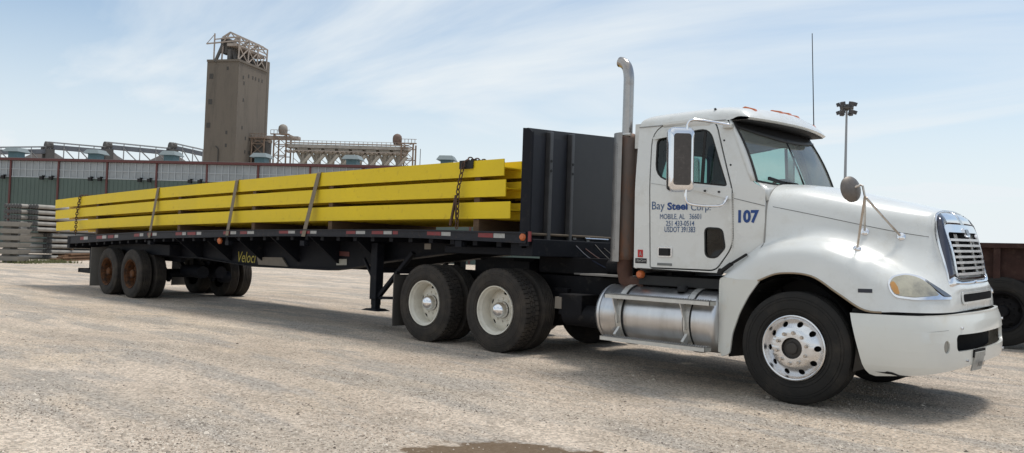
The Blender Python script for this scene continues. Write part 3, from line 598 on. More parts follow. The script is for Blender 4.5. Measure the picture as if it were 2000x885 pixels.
# ------------------------------------------------------------------ stacked poles, blocks, planks on the far left
def make_yard_stacks():
    mp_ = pmat('pole_concrete', (.33, .31, .28), .85, var=.15, scale=2, c2=(.20, .18, .15), thr=(.5, .8), s2=3, fac2=.5); me_ = pmat('pole_end', (.085, .083, .082), .9, var=.25, scale=5)
    rad = .105; Lp = 9.0
    first = MB(); first.tube([(0, 0, 0), (Lp, 0, 0)], rad, 12, caps=False)
    def pole():
        o = MB().tube([(0, 0, 0), (Lp, 0, 0)], rad, 12, caps=False).build('concrete_pole', mp_)
        e = MB().lathe([(.01, -.012), (rad*.9, -.01), (rad*1.04, 0), (rad*1.04, .05)], (0, 0, 0), 'x', 12).build('end_cap', me_, o)
        return o
    proto = pole()
    # front (right) stack end corner at ground pixel ~ (96,510); poles run away to the right in the picture
    e0 = G(96, 508); d1 = (G(262, 505)-G(96, 508)); d1.z = 0
    # direction of the poles: chosen so that the layers run almost level in the picture
    vr = ray(96, 508); vr.z = 0; vr.normalize(); dirp = Vector((vr.y, -vr.x, 0))*.80+vr*.60
    across = Vector((dirp.y, -dirp.x, 0))
    if across.dot(Vector((RT.x, RT.y, 0))) > 0: across = -across   # rows step to the left and towards / away
    rot = math.atan2(dirp.y, dirp.x)
    words = ['bottom', 'second', 'third', 'fourth', 'fifth', 'sixth', 'seventh', 'eighth', 'ninth', 'top']
    used = False; n = 0
    px_h = .283
    for layer in range(10):
        cnt = 9 if layer < 5 else 6
        base = e0 if layer < 5 else G(66, 508)
        for i in range(cnt):
            o = proto if not used else copy_tree(proto); used = True
            p = base+across*(i*2*rad*1.04)
            o.location = (p.x, p.y, .14+layer*px_h); o.rotation_euler = (0, 0, rot)
            tag(o, 'pale round pole in the %s layer of the right pole stack behind the trailer' % words[layer], 'pole', 'round poles in the right stack, %s layer' % words[layer]); n += 1
    base = G(33, 507)
    for layer in range(3, 10):
        for i in range(6):
            o = copy_tree(proto); p = base+across*(i*2*rad*1.04)
            o.location = (p.x, p.y, .14+layer*px_h); o.rotation_euler = (0, 0, rot)
            tag(o, 'pale round pole in the %s layer of the leftmost pole stack at the picture edge' % words[layer], 'pole', 'round poles in the leftmost stack, %s layer' % words[layer])
    # support under left stack: low lower layers hidden behind blocks
    for layer in range(0, 3):
        for i in range(6):
            o = copy_tree(proto); p = base+across*(i*2*rad*1.04)
            o.location = (p.x, p.y, .14+layer*px_h); o.rotation_euler = (0, 0, rot)
            tag(o, 'pale round pole in the %s layer of the leftmost pole stack at the picture edge' % words[layer], 'pole', 'round poles in the leftmost stack, %s layer' % words[layer])
    # spacers between layers
    sp = None
    for layer in range(1, 10):
        for t in (1.2, 4.5):
            if sp is None: sp = MB().box((-.05, -.75, 0), (.05, .75, .065)).build('timber_spacer', M_WOOD); o = sp
            else: o = sp.copy(); col.objects.link(o)
            base = e0 if layer < 5 else G(66, 508)
            p = base+dirp*t+across*.6; o.location = (p.x, p.y, .14+layer*px_h-.175); o.rotation_euler = (0, 0, rot)
            tag(o, 'timber spacer under the %s layer of poles at the %s' % (words[layer], 'near cap end' if t < 2 else 'middle of the stack'), 'spacer', 'timber spacers between pole layers')
    # concrete slabs in front of the poles
    mb = pmat('slab_concrete', (.24, .225, .20), .9, var=.15, scale=3)
    c = G(-2, 513); slab = None
    for k in range(6):
        m = MB(); m.hexa([(-1.9, -.45, 0), (1.0, -.45, 0), (1.0, .45, 0), (-1.9, .45, 0), (-2.0, -.5, .2), (1.1, -.5, .2), (1.1, .5, .2), (-2.0, .5, .2)])
        if slab is None:
            slab = m.build('concrete_slab', mb, bevel=.01); o = slab
            MB().box((-1.5, -.3, -.09), (-1.2, .3, -.001)).build('foot', mb, o); MB().box((.3, -.3, -.09), (.6, .3, -.001)).build('foot', mb, o)
        else: o = copy_tree(slab)
        o.location = (c.x, c.y, .1+k*.3); o.rotation_euler = (0, 0, YAW+.05)
        tag(o, 'grey concrete slab, %s of the stack at the left edge' % ['lowest', 'second from the bottom', 'third from the bottom', 'fourth from the bottom', 'second from the top', 'topmost'][k], 'slab', 'stacked concrete slabs')
    # brown planks
    c = G(100, 512); cc = G(186, 508); u = (cc-c); u.z = 0; Lk = u.length+2.6; u.normalize(); v = Vector((-u.y, u.x, 0)); pl = None
    mw = pmat('brown_planks', (.15, .08, .04), .85, var=.3, scale=3)
    for k in range(5):
        if pl is None: pl = MB().box((0, -.15, 0), (Lk, .15, .07)).build('timber_plank', mw); o = pl
        else: o = pl.copy(); col.objects.link(o)
        o.location = tuple(c+v*(.12*(k % 2))+u*(.5*k)+Vector((0, 0, .01+.075*k))); o.rotation_euler = (0, 0, math.atan2(u.y, u.x)+.02*(k-2))
        tag(o, 'brown timber plank, %s of the pile beside the poles' % ['lowest', 'second from the bottom', 'middle one', 'second from the top', 'topmost'][k], 'plank', 'brown planks in a low pile')
    # grass
    m = MB(); rnd = random.Random(5); a = G(40, 515); b = G(125, 513)
    for k in range(900):
        p = a.lerp(b, rnd.random())+Vector((rnd.uniform(-.8, .8), rnd.uniform(-.8, .8), 0)); h = rnd.uniform(.05, .22); an = rnd.uniform(0, PI); w_ = .02
        dx_, dy_ = math.cos(an)*w_, math.sin(an)*w_
        m.add([(p.x-dx_, p.y-dy_, 0), (p.x+dx_, p.y+dy_, 0), (p.x+rnd.uniform(-.06, .06), p.y+rnd.uniform(-.06, .06), h)], [(0, 1, 2)])
    tag(m.build('grass', pmat('dry_grass', (.13, .14, .06), .9), fix=False), 'tufts of dry green grass at the foot of the stacks', 'grass', kind='stuff')
make_yard_stacks()

# ================================================================== WHEELS
def tyre_mesh(R, W_, rin, lugs=False, grooves=4, n=64):
    # outer face at y=0, extends to y=+W_
    m = MB(); g = .011
    side = [(rin, .035), (rin+.012, .012), (rin+.03, .004), (rin+.034, .008), (rin+.038, .003), (rin+.06, -.001), (rin+.064, .003), (rin+.068, -.002), (rin+.10, -.004), (R-.10, .0), (R-.085, .001), (R-.081, .006), (R-.077, .003), (R-.06, .006), (R-.056, .011), (R-.052, .008), (R-.03, .015), (R-.012, .022), (R, .036)]
    tr = []
    y0, y1 = .036, W_-.036
    if grooves and not lugs:
        step = (y1-y0)/(grooves+1)
        for i in range(1, grooves+1):
            yc = y0+step*i; tr += [(R, yc-.008), (R-g, yc-.005), (R-g, yc+.005), (R, yc+.008)]
    if lugs: tr = [(R-.018, .045), (R-.018, W_-.045)]
    other = [(r, W_-t) for r, t in reversed(side)]
    if lugs:
        side = side[:-1]+[(R-.018, .03)]; other = [(r, W_-t) for r, t in reversed(side)]
    m.lathe(side+tr+other, (0, 0, 0), 'y', n)
    # bead line rings
    if lugs:
        nl = 54
        for k in range(nl):
            for j, (ya, yb, off) in enumerate(((.026, .092, 0), (.100, W_/2-.004, .35), (W_/2+.004, W_-.100, .1), (W_-.092, W_-.026, .5))):
                a0 = 2*PI*(k+off+.06)/nl; a1 = 2*PI*(k+off+.88)/nl; r0, r1 = R-.022, R
                vs = []
                for r in (r0, r1):
                    for a, y in ((a0, ya), (a1, ya), (a1, yb), (a0, yb)): vs.append((r*math.cos(a), y, r*math.sin(a)))
                m.hexa(vs)
    return m
def disc_with_holes(rin, rout, nh, rh, hr, prof, nseg=40, elong=1.0):
    outer = [(rout*math.cos(2*PI*k/nseg), rout*math.sin(2*PI*k/nseg)) for k in range(nseg)]
    holes = []
    if rin > 0: holes.append([(rin*math.cos(2*PI*k/28), rin*math.sin(2*PI*k/28)) for k in range(28)])
    for i in range(nh):
        a = 2*PI*i/nh+.16; h = []
        for k in range(14):
            t = 2*PI*k/14; dr, dt = hr*math.cos(t), hr*elong*math.sin(t)
            h.append(((rh+dr)*math.cos(a)-dt*math.sin(a), (rh+dr)*math.sin(a)+dt*math.cos(a)))
        holes.append(h)
    return sheet(outer, holes, lambda u, v: (u, prof(math.hypot(u, v)), v), .05, .05, .008)
def lerp_prof(tab):
    def f(r):
        if r <= tab[0][0]: return tab[0][1]
        for (a, ya), (b, yb) in zip(tab, tab[1:]):
            if r <= b: return ya+(yb-ya)*(r-a)/(b-a)
        return tab[-1][1]
    return f
RAD = .52
def steer_wheel(parent):
    m = MB()
    m.lathe([(.302, .02), (.302, .0), (.292, -.006), (.283, .0), (.278, .02), (.270, .03), (.262, .05), (.262, .2)], n=64)
    pf = lerp_prof([(0, -.02), (.135, -.02), (.175, -.018), (.19, -.005), (.26, .052), (.3, .06)])
    m.bm(disc_with_holes(.098, .264, 10, .222, .026, pf))
    m.lathe([(.098, -.02), (.098, .05)], n=32)
    o = m.build('wheel', M_ALU, parent, ang=30)
    tyre_mesh(RAD, .275, .297, False, 4).build('tyre', M_TYRE, o, ang=40)
    m = MB(); m.lathe([(.01, -.012), (.05, -.012), (.06, -.002), (.085, .0), (.0975, .01), (.0975, .06)], n=32); m.lathe([(.035, -.03), (.05, -.028), (.05, -.01)], n=20); m.lathe([(.001, -.03), (.035, -.03)], n=20); m.build('hub', pmat('greasy_hub', (.035, .03, .026), .5), o)
    for k in range(10):
        m = MB(); a = 2*PI*(k+.5)/10; m.lathe([(.001, -.055), (.013, -.055), (.0165, -.048), (.0165, -.012)], (.1425*math.cos(a), 0, .1425*math.sin(a)), n=10); m.lathe([(.0165, -.0225), (.023, -.0225), (.023, -.018)], (.1425*math.cos(a), 0, .1425*math.sin(a)), n=12); m.build('lug_nut', M_CHROMEW, o)
    m = MB(); m.lathe([(.001, .09), (.262, .09)], n=32); m.build('brake_drum', M_BLACK, o)
    return o
def dual_wheel(parent, mrim, lug, hubcap, mtyre, W_=.27):
    m = MB()
    m.lathe([(.303, .03), (.303, .0), (.290, .004), (.285, .03), (.268, .05), (.262, .10), (.258, .155), (.262, .20)], n=64)
    pf = lerp_prof([(0, .165), (.17, .165), (.2, .17), (.262, .20)])
    m.bm(disc_with_holes(.105 if hubcap else .09, .262, 5, .213, .022, pf, elong=1.6))
    o = m.build('wheel', mrim, parent, ang=30)
    tyre_mesh(RAD, W_, .298, lug).build('tyre', mtyre, o, ang=40)
    q = tyre_mesh(RAD, W_, .298, False, 5); q.v = [(x, y+W_+.045, z) for x, y, z in q.v]; q.build('tyre', mtyre, o, ang=40)
    m = MB()
    if hubcap: m.lathe([(.001, .015), (.05, .022), (.08, .045), (.098, .08), (.105, .14)], n=32); m.build('hub_cap', M_CHROME, o)
    else: m.lathe([(.001, .03), (.07, .03), (.088, .05), (.09, .15)], n=24); m.build('hub', mrim, o)
    for k in range(10):
        m = MB(); a = 2*PI*(k+.5)/10; m.lathe([(.001, .140), (.010, .140), (.0135, .145), (.0135, .17)], (.1425*math.cos(a), 0, .1425*math.sin(a)), n=8); m.build('lug_nut', mrim, o)
    m = MB(); m.lathe([(.001, .26), (.262, .26), (.262, .56)], n=32); m.build('brake_drum', M_BLACK, o)
    return o
def place(o, x, side, z):
    o.location = (x, -1.22 if side < 0 else 1.22, z)
    if side > 0: o.rotation_euler = (0, 0, PI)
    return o

# ================================================================== TRACTOR
trk = empty('semi_truck', (0, 0, 0)); tag(trk, 'white day cab semi truck with blue door lettering and chrome grille', 'truck')
body_parts = []
def body(o): body_parts.append(o); return o

# ---- cab side sheets
def clamp(t): return max(0., min(1., t))
def yside(x, z): return 1.05-.07*clamp((z-2.02)/.68)**1.2-.035*clamp((x+.9)/.5)
door_px = rounded([(1270, 525), (1272, 244), (1396, 228), (1434, 372), (1434, 482), (1400, 531)], [6, 42, 26, 14, 22, 14], 6)
door = sxz(door_px, -1.04)
gap = .016
cx_ = sum(p[0] for p in door)/len(door); cz_ = sum(p[1] for p in door)/len(door)
def inset(poly, d):
    n = len(poly); o = []; area = sum(poly[i][0]*poly[(i+1) % n][1]-poly[(i+1) % n][0]*poly[i][1] for i in range(n)); sg = 1 if area > 0 else -1
    for i in range(n):
        a, p, b = Vector(poly[i-1]), Vector(poly[i]), Vector(poly[(i+1) % n])
        e1, e2 = (p-a), (b-p)
        if e1.length < 1e-6 or e2.length < 1e-6: o.append(tuple(p)); continue
        n1 = Vector((-e1.y, e1.x)).normalized(); n2 = Vector((-e2.y, e2.x)).normalized(); nn = (n1+n2)
        nn = nn.normalized() if nn.length > 1e-6 else n1
        o.append(tuple(p+nn*d*sg))
    return o
win = sxz(rounded([(1284, 352), (1284, 272), (1388, 249), (1426, 366)], [30, 12, 24, 8], 5), -1.02)
vent = sxz(rounded([(1378, 503), (1378, 445), (1412, 447), (1417, 485), (1400, 505)], [12, 10, 10, 6, 8], 4), -1.05)
_b = S(1240, 523, -1.04).z
shell = [(-1.89, _b), (-1.89, 2.70), (-.84, 2.70), (-.80, 2.66), (-.575, 2.13), (-.545, 2.08), (-.49, 2.035), (-.43, 2.0), (-.395, 1.975), (-.395, 1.30), (-.60, 1.15), (-.86, S(1402, 534, -1.04).z)]
def ymap(sgn, off=0): return lambda x, z: (x, sgn*(yside(x, z)+off), z)
dash_items = []
for sgn in (-1, 1):
    m = MB(); m.bm(sheet(shell, [door], ymap(sgn), .1, .12, -.03*1)); o = body(m.build('cab_side', M_PAINT, trk, ang=30))
    m = MB(); m.bm(sheet(inset(door, gap), [win, vent], ymap(sgn), .1, .1, .028)); d = body(m.build('door', M_PAINT, trk, ang=30))
    m = MB(); m.bm(sheet(inset(door, -.02), [inset(door, .035)], ymap(sgn, -.026), .1, .1, .01)); m.build('door_seal', M_SEAL, d)
    m = MB(); m.bm(sheet(inset(win, -.006), [], ymap(sgn, -.016), .15, .15)); m.build('side_window', M_SGLASS, d)
    m = MB(); m.bm(sheet(inset(win, -.004), [inset(win, .016)], ymap(sgn, -.004), .1, .1, .01)); 
    xb = S(1376, 300, -1.02).x; ya_, yb_ = yside(xb, 2.06)-.012, yside(xb, 2.60)-.012; m.hexa([(xb-.016, sgn*(ya_-.02), 2.06), (xb+.016, sgn*(ya_-.02), 2.06), (xb+.016, sgn*ya_, 2.06), (xb-.016, sgn*ya_, 2.06), (xb-.016, sgn*(yb_-.02), 2.60), (xb+.016, sgn*(yb_-.02), 2.60), (xb+.016, sgn*yb_, 2.60), (xb-.016, sgn*yb_, 2.60)])
    m.build('window_frame', M_SEAL, d)
    m = MB(); m.bm(sheet(inset(vent, -.004), [], ymap(sgn, -.012), .15, .15)); m.build('lower_window', glass('dark_glass', (.22, .24, .22)), d)
    m = MB(); m.bm(sheet(inset(vent, -.006), [inset(vent, .010)], ymap(sgn, .003), .1, .1, .008)); m.build('lower_window_seal', M_SEAL, d)
    # rain guard over the window
    rg = sxz([(1281, 272), (1300, 252), (1345, 246), (1345, 262), (1283, 275)], -1.0)
    m = MB(); m.bm(sheet(rg, [], ymap(sgn, .03), .05, .05, .01)); m.build('rain_guard', M_STEP, d)
    if sgn < 0: DOOR = d; SIDE = o
    # handle
    h0 = S(1287, 483, -1.05); h1 = S(1314, 503, -1.05)
    m = MB(); yy = sgn*(yside(h0.x, h0.z)); pr = rrect(h0.x, h1.x, h1.z, h0.z, .015)
    m.bm(sheet(pr, [], lambda u, v: (u, yy+sgn*.012, v), 1, 1, .014)); m.build('door_handle', M_ALU, d)
    m = MB(); m.bm(sheet(rrect(h0.x+.018, h1.x-.022, h1.z+.012, h0.z-.012, .006), [], lambda u, v: (u, yy+sgn*.022, v), 1, 1, .012)); 
    m.bm(sheet(rrect(h0.x+.07, h1.x-.03, h1.z+.012, h0.z-.012, .004), [], lambda u, v: (u, yy+sgn*.028, v), 1, 1, .006)); m.build('latch', M_BLACK, d)
    # stamped name strip under handle
    a0 = S(1285, 514, -1.05); a1 = S(1313, 520, -1.05); m = MB(); m.box((a0.x, sgn*(yside(a0.x, a0.z)-.002), a1.z), (a1.x, sgn*(yside(a0.x, a0.z)+.008), a0.z)); st = m.build('name_strip', pmat('grey_strip', (.16, .17, .17), .4), d)
    # belt pad
    bp_ = sxz([(1355, 366), (1356, 372), (1431, 391), (1431, 369), (1427, 367)], -1.05)
    m = MB(); m.bm(sheet(bp_, [], ymap(sgn, .014), .05, .05, .02)); pad = m.build('mirror_pad', M_PAINT, d)
    for q in ((1381, 374), (1408, 376)):
        p = S(q[0], q[1], -1.05); MB().lathe([(.001, 0), (.010, .002), (.012, .02)], (p.x, sgn*(yside(p.x, p.z)+.022)-.01*(sgn < 0)-.0, p.z), n=8).build('bolt', M_BLACK, pad)
    m = MB(); zz = 1.95
    while zz > 1.42:
        m.tube([(-.722, sgn*(yside(-.72, zz)+.004), zz), (-.722, sgn*(yside(-.72, zz)+.004), zz-.018)], .008, 6); zz -= .024
    m.build('hinge', M_STEP, d)
# ---- lettering on the near door and cowl
def ly(x, z, off=.004): return (x, -(yside(x, z)+off), z)
def lrect(x0, y0, x1, y1, y=-1.055):
    a = S(x0, y1, y); b = S(x1, y0, y); return (a.x, b.x, (a.z+S(x1, y1, y).z)/2, (S(x0, y0, y).z+b.z)/2)
text('Bay', lrect(1275, 394.5, 1300, 415, ), 0, M_GREYL, DOOR, 0.0, fmap=ly)
text('Steel', lrect(1305, 396, 1345, 411), 0, M_BLUE, DOOR, .035, fmap=ly)
text('Corp.', lrect(1351, 399, 1390, 416), 0, M_GREYL, DOOR, 0.0, fmap=ly)
text('MOBILE, AL   36601', lrect(1290.5, 418.5, 1371, 430.5), 0, M_GREYL, DOOR, 0, fmap=ly)
text('251 433-0514', lrect(1302, 432, 1357.5, 442), 0, M_GREYL, DOOR, .008, fmap=ly)
text('USDOT 391383', lrect(1299, 443.5, 1359, 454.5), 0, M_GREYL, DOOR, .008, fmap=ly)
text('107', lrect(1441.5, 410.5, 1481.5, 436.5), 0, M_BLUE, SIDE, .045, fmap=ly)
def decal(px0, py0, px1, py1, mat, parent, y=-1.05, off=.003, name='decal'):
    a = S(px0, py1, y); b = S(px1, py0, y); m = MB()
    m.hexa([(a.x, -(yside(a.x, a.z)-.002), a.z), (b.x, -(yside(b.x, a.z)-.002), a.z), (b.x, -(yside(b.x, a.z)+off), a.z), (a.x, -(yside(a.x, a.z)+off), a.z),
            (a.x, -(yside(a.x, b.z)-.002), b.z), (b.x, -(yside(b.x, b.z)-.002), b.z), (b.x, -(yside(b.x, b.z)+off), b.z), (a.x, -(yside(a.x, b.z)+off), b.z)])
    return m.build(name, mat, parent)
dc = decal(1246.5, 488.5, 1257, 503, pmat('red_decal', (.45, .02, .02), .5), SIDE, name='sticker')
text('A', lrect(1249, 491.5, 1254.5, 500.5), 0, M_WHT, SIDE, .01, fmap=lambda x, z: ly(x, z, .006), name='sticker_mark')
dc = decal(1241.5, 505.5, 1264, 514.5, pmat('black_decal', (.012, .012, .014), .5), SIDE, name='sticker')
text('SkyCare', lrect(1243.5, 507, 1262, 513), 0, M_WHT, SIDE, .01, fmap=lambda x, z: ly(x, z, .006), name='sticker_mark', shear=.3)
# thin body crease line along door and cab
def pxline(pts, y, w_=.004, off=.002):
    q = [S(a, b, y) for a, b in pts]; m = MB()
    for p, r in zip(q, q[1:]): m.bar(ly(p.x, p.z, off), ly(r.x, r.z, off), w_)
    return m
pxline([(1436, 388.5), (1470, 397), (1494, 403)], -1.04).build('body_line', M_SEAL, SIDE)
pxline([(1274, 359), (1352, 371)], -1.05, .003).build('body_line', pmat('grey_line', (.25, .25, .25), .6), DOOR)
for q in ((1418, 276), (1432, 324)):
    p = S(q[0], q[1], -1.0); MB().lathe([(.001, -.006), (.010, -.004), (.012, .01)], (p.x, -yside(p.x, p.z), p.z), n=8).build('bolt', M_BLACK, SIDE)

# ---- rear wall, floor, roof
rw = MB(); outer = [(-1.03, 1.15), (1.03, 1.15), (1.035, 1.5), (1.035, 2.02), (.965, 2.70), (-.965, 2.70), (-1.035, 2.02), (-1.035, 1.5)]
wn = rrect(-.62, .62, 2.08, 2.52, .07)
rw.bm(sheet(outer, [wn], lambda u, v: (-1.89, u, v), .3, .3, .03)); RW = body(rw.build('rear_wall', M_PAINT, trk, ang=30))
m = MB(); m.bm(sheet(wn, [], lambda u, v: (-1.885, u, v), 2, 2)); m.build('rear_window', M_SGLASS, RW)
m = MB(); m.bm(sheet([(-.99, 1.1), (.99, 1.1), (1.0, 2.0), (.9, 2.69), (-.9, 2.69), (-1.0, 2.0)], [rrect(-.60, .60, 2.10, 2.50, .06)], lambda u, v: (-1.84, u, v), .5, .5, .01)); body(m.build('interior_rear_panel', M_INT, trk))
body(MB().box((-1.86, -1.0, 1.145), (-.62, 1.0, 1.19)).build('floor_mat', M_INT, trk)); body(MB().box((-1.84, -.9, 2.66), (-.86, .9, 2.69)).build('headliner', M_INT, trk))
ys_ = [-.98, -.97, -.925, -.80, -.51, -.2, 0, .2, .51, .80, .925, .97, .98]; zz_ = [0, .055, .115, .155, .180, .195, .20, .195, .180, .155, .115, .055, 0]
def roofrow(xc, k, dropx=0, squeeze=1., base=2.70):
    return [(xc+dropx*(y/.955)**2, y*squeeze, base+z*k) for y, z in zip(ys_, zz_)]
LX = lambda y: -.47-.12*(y/.955)**2
P = [roofrow(-1.895, 0, 0, .997), roofrow(-1.894, .40, 0, .995), roofrow(-1.885, .66), roofrow(-1.85, .84), roofrow(-1.72, .96), roofrow(-1.4, 1.03), roofrow(-1.10, 1.06), roofrow(-.90, 1.04, -.02), roofrow(-.77, .93, -.03),
     [(LX(y)-.12, y*.995, 2.728+z*.58) for y, z in zip(ys_, zz_)], [(LX(y)-.025, y*.99, 2.718+z*.20) for y, z in zip(ys_, zz_)], [(LX(y), y*.985, 2.712) for y in ys_]]
m = MB().grid(surf(P, 3, 2)); 
U_ = [[(LX(y), y*.985, 2.712) for y in ys_], [(LX(y)-.025, y*.98, 2.695) for y in ys_], [(-.78-.04*(y/.955)**2, y*.98, 2.695) for y in ys_]]
m.grid(U_)
ROOF = body(m.build('roof', M_PAINT, trk, ang=40, weld=True))
m = MB(); m.grid([[(LX(y)-.03, y*.975, 2.690) for y in ys_], [(-.80-.03*(y/.955)**2, y*.96, 2.684) for y in ys_]]); m.build('visor_underside', M_BLACK, ROOF, solid=.004)
bv = BVHTree.FromPolygons([Vector(v) for v in MB().grid(surf(P, 3, 2)).v], MB().grid(surf(P, 3, 2)).f)
for yy in (-.74, -.2, 0., .2, .74):
    hit = bv.ray_cast(Vector((-.66-.06*(yy/.9)**2, yy, 4)), Vector((0, 0, -1)))[0]
    m = MB(); x, z = hit.x, hit.z; zf_ = lambda q: bv.ray_cast(Vector((q, yy, 4)), Vector((0, 0, -1)))[0].z
    xa_, xb_ = x-.085, x+.075; za_, zb_ = zf_(xa_), zf_(xb_)
    m.hexa([(xa_, yy-.026, za_-.004), (xb_, yy-.034, zb_-.004), (xb_, yy+.034, zb_-.004), (xa_, yy+.026, za_-.004), (xa_+.03, yy-.018, za_+.012), (xb_-.02, yy-.024, zb_+.028), (xb_-.02, yy+.024, zb_+.028), (xa_+.03, yy+.018, za_+.012)])
    mk = m.build('marker_light', M_AMB, ROOF, bevel=.006)
m = MB(); m.tube([(-.69, .84, 2.78), (-.69, .84, 2.86), (-.72, .83, 3.92)], [.012, .006, .0045], 6); body(m.build('antenna', M_BLACK, trk))
m = MB()
for x in (-1.0,): m.tube([(x, -.90, 2.82), (x, -.93, 2.835)], .012, 8)
m.build('roof_bolt', M_BLACK, ROOF)
# door top moulding gap line on roof
m = MB(); m.bar((-1.89, -.983, 2.702), (-.85, -.983, 2.702), .009); m.build('roof_seam', pmat('grey_line', (.25, .25, .25), .6), ROOF)

# ---- windshield
def wpt(y, t, off=0):
    yb = y; b = Vector((-.43-.07*abs(yb)**2, y*.99, 2.035+.03*abs(y)**2)); tp = Vector((-.735-.07*abs(y)**2, y*.94, 2.705))
    p = b.lerp(tp, t); p.x += .03*math.sin(PI*t)+off; return tuple(p)
ny = [-1+.1*i for i in range(21)]
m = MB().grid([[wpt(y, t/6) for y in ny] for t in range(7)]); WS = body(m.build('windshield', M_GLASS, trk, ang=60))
m = MB().grid([[wpt(y, 1-t*(.12+.12*math.cos(y*1.45)), .014) for y in ny] for t in (0, .33, .66, 1)]); m.build('tint_shadow_band', M_BLACK, WS, solid=.004)  # black strip: tint and sunshade, with the outer visor's shadow painted in
m = MB()
for t0 in range(6):
    for sgn in (-1, 1): m.bar(wpt(sgn, t0/6, .004), wpt(sgn, (t0+1)/6, .004), .022, .02)
for a, b in zip(ny, ny[1:]): m.bar(wpt(a, .0, .006), wpt(b, .0, .006), .03, .02)
m.bar(wpt(0, 0, .012), wpt(0, .82, .012), .018, .014)
m.build('windshield_seal', M_SEAL, WS)
# A pillars: close the strip between the glass and the side sheet
for sgn in (-1, 1):
    m = MB(); rows = []
    for k in range(9):
        t = k/8; g = Vector(wpt(sgn, t)); zq = g.z; xs_ = -.575-(zq-2.13)/(2.66-2.13)*.225 if zq > 2.13 else -.545
        s_ = Vector((xs_, sgn*yside(xs_, zq), zq)); rows.append([tuple(g), tuple(g.lerp(s_, .5)+Vector((.006, sgn*.006, 0))), tuple(s_)])
    m.grid(rows); body(m.build('pillar', M_PAINT, trk, solid=.012))
# cowl between the glass and the hood
m = MB().grid([[wpt(y, 0) for y in ny], [(-.40, y*1.0, 2.03-.06*abs(y)**3) for y in ny], [(-.385, y*1.0, 1.97-.10*abs(y)**3) for y in ny]]); body(m.build('cowl', M_PAINT, trk, solid=.008))
# wipers
m = MB()
p0 = wpt(-.42, .0, .06); m.tube([Vector(wpt(-.80, .09, .035)), Vector(wpt(-.2, .015, .035))], .010, 6); m.tube([Vector(wpt(-.10, -.03, .05)), Vector(wpt(-.28, .06, .05)), Vector(wpt(-.50, .06, .04))], .009, 6)
m.bar(wpt(-.82, .075, .03), wpt(-.22, .0, .03), .012, .03)
body(m.build('wiper', M_BLACK, trk))
m = MB(); m.tube([Vector(wpt(.65, .03, .035)), Vector(wpt(.10, .01, .035))], .009, 6); m.bar(wpt(.65, .02, .03), wpt(.10, .0, .03), .012, .025); body(m.build('wiper', M_BLACK, trk))
# interior
m = MB(); m.grid([[(-.52, y, 2.0), (-.60, y, 2.02), (-.85, y, 1.98), (-.92, y, 1.85), (-.90, y, 1.4)] for y in (-.95, 0, .95)]); body(m.build('dashboard', M_DASH, trk, solid=.01))
m = MB()
for yc in (-.5, .5):
    m.box((-1.55, yc-.25, 1.45), (-1.05, yc+.25, 1.6)); m.hexa([(-1.62, yc-.25, 1.6), (-1.50, yc-.25, 1.6), (-1.50, yc+.25, 1.6), (-1.62, yc+.25, 1.6), (-1.72, yc-.22, 2.2), (-1.62, yc-.22, 2.2), (-1.62, yc+.22, 2.2), (-1.72, yc+.22, 2.2)])
    m.box((-1.5, yc-.1, 1.15), (-1.2, yc+.1, 1.45))
body(m.build('seat', M_INT, trk, bevel=.03))
m = MB(); pts = []
ctr = Vector((-1.05, .5, 1.98)); ax = Vector((-.85, 0, .5)).normalized(); e1 = Vector((0, 1, 0)); e2 = ax.cross(e1)
m.tube([ctr+(e1*math.cos(2*PI*k/28)+e2*math.sin(2*PI*k/28))*.225 for k in range(29)], .016, 8, False); m.bar(ctr-e1*.21, ctr+e1*.21, .04, .02); m.tube([ctr, ctr-ax*.3], .03, 8); body(m.build('steering_wheel', M_BLACK, trk))
m = MB(); m.lathe([(.001, .15), (.05, .15), (.085, .135), (.085, .115), (.045, .10), (.04, 0)], (-.82, .35, 2.03), 'z', 12); body(m.build('dash_fan', M_BLACK, trk))

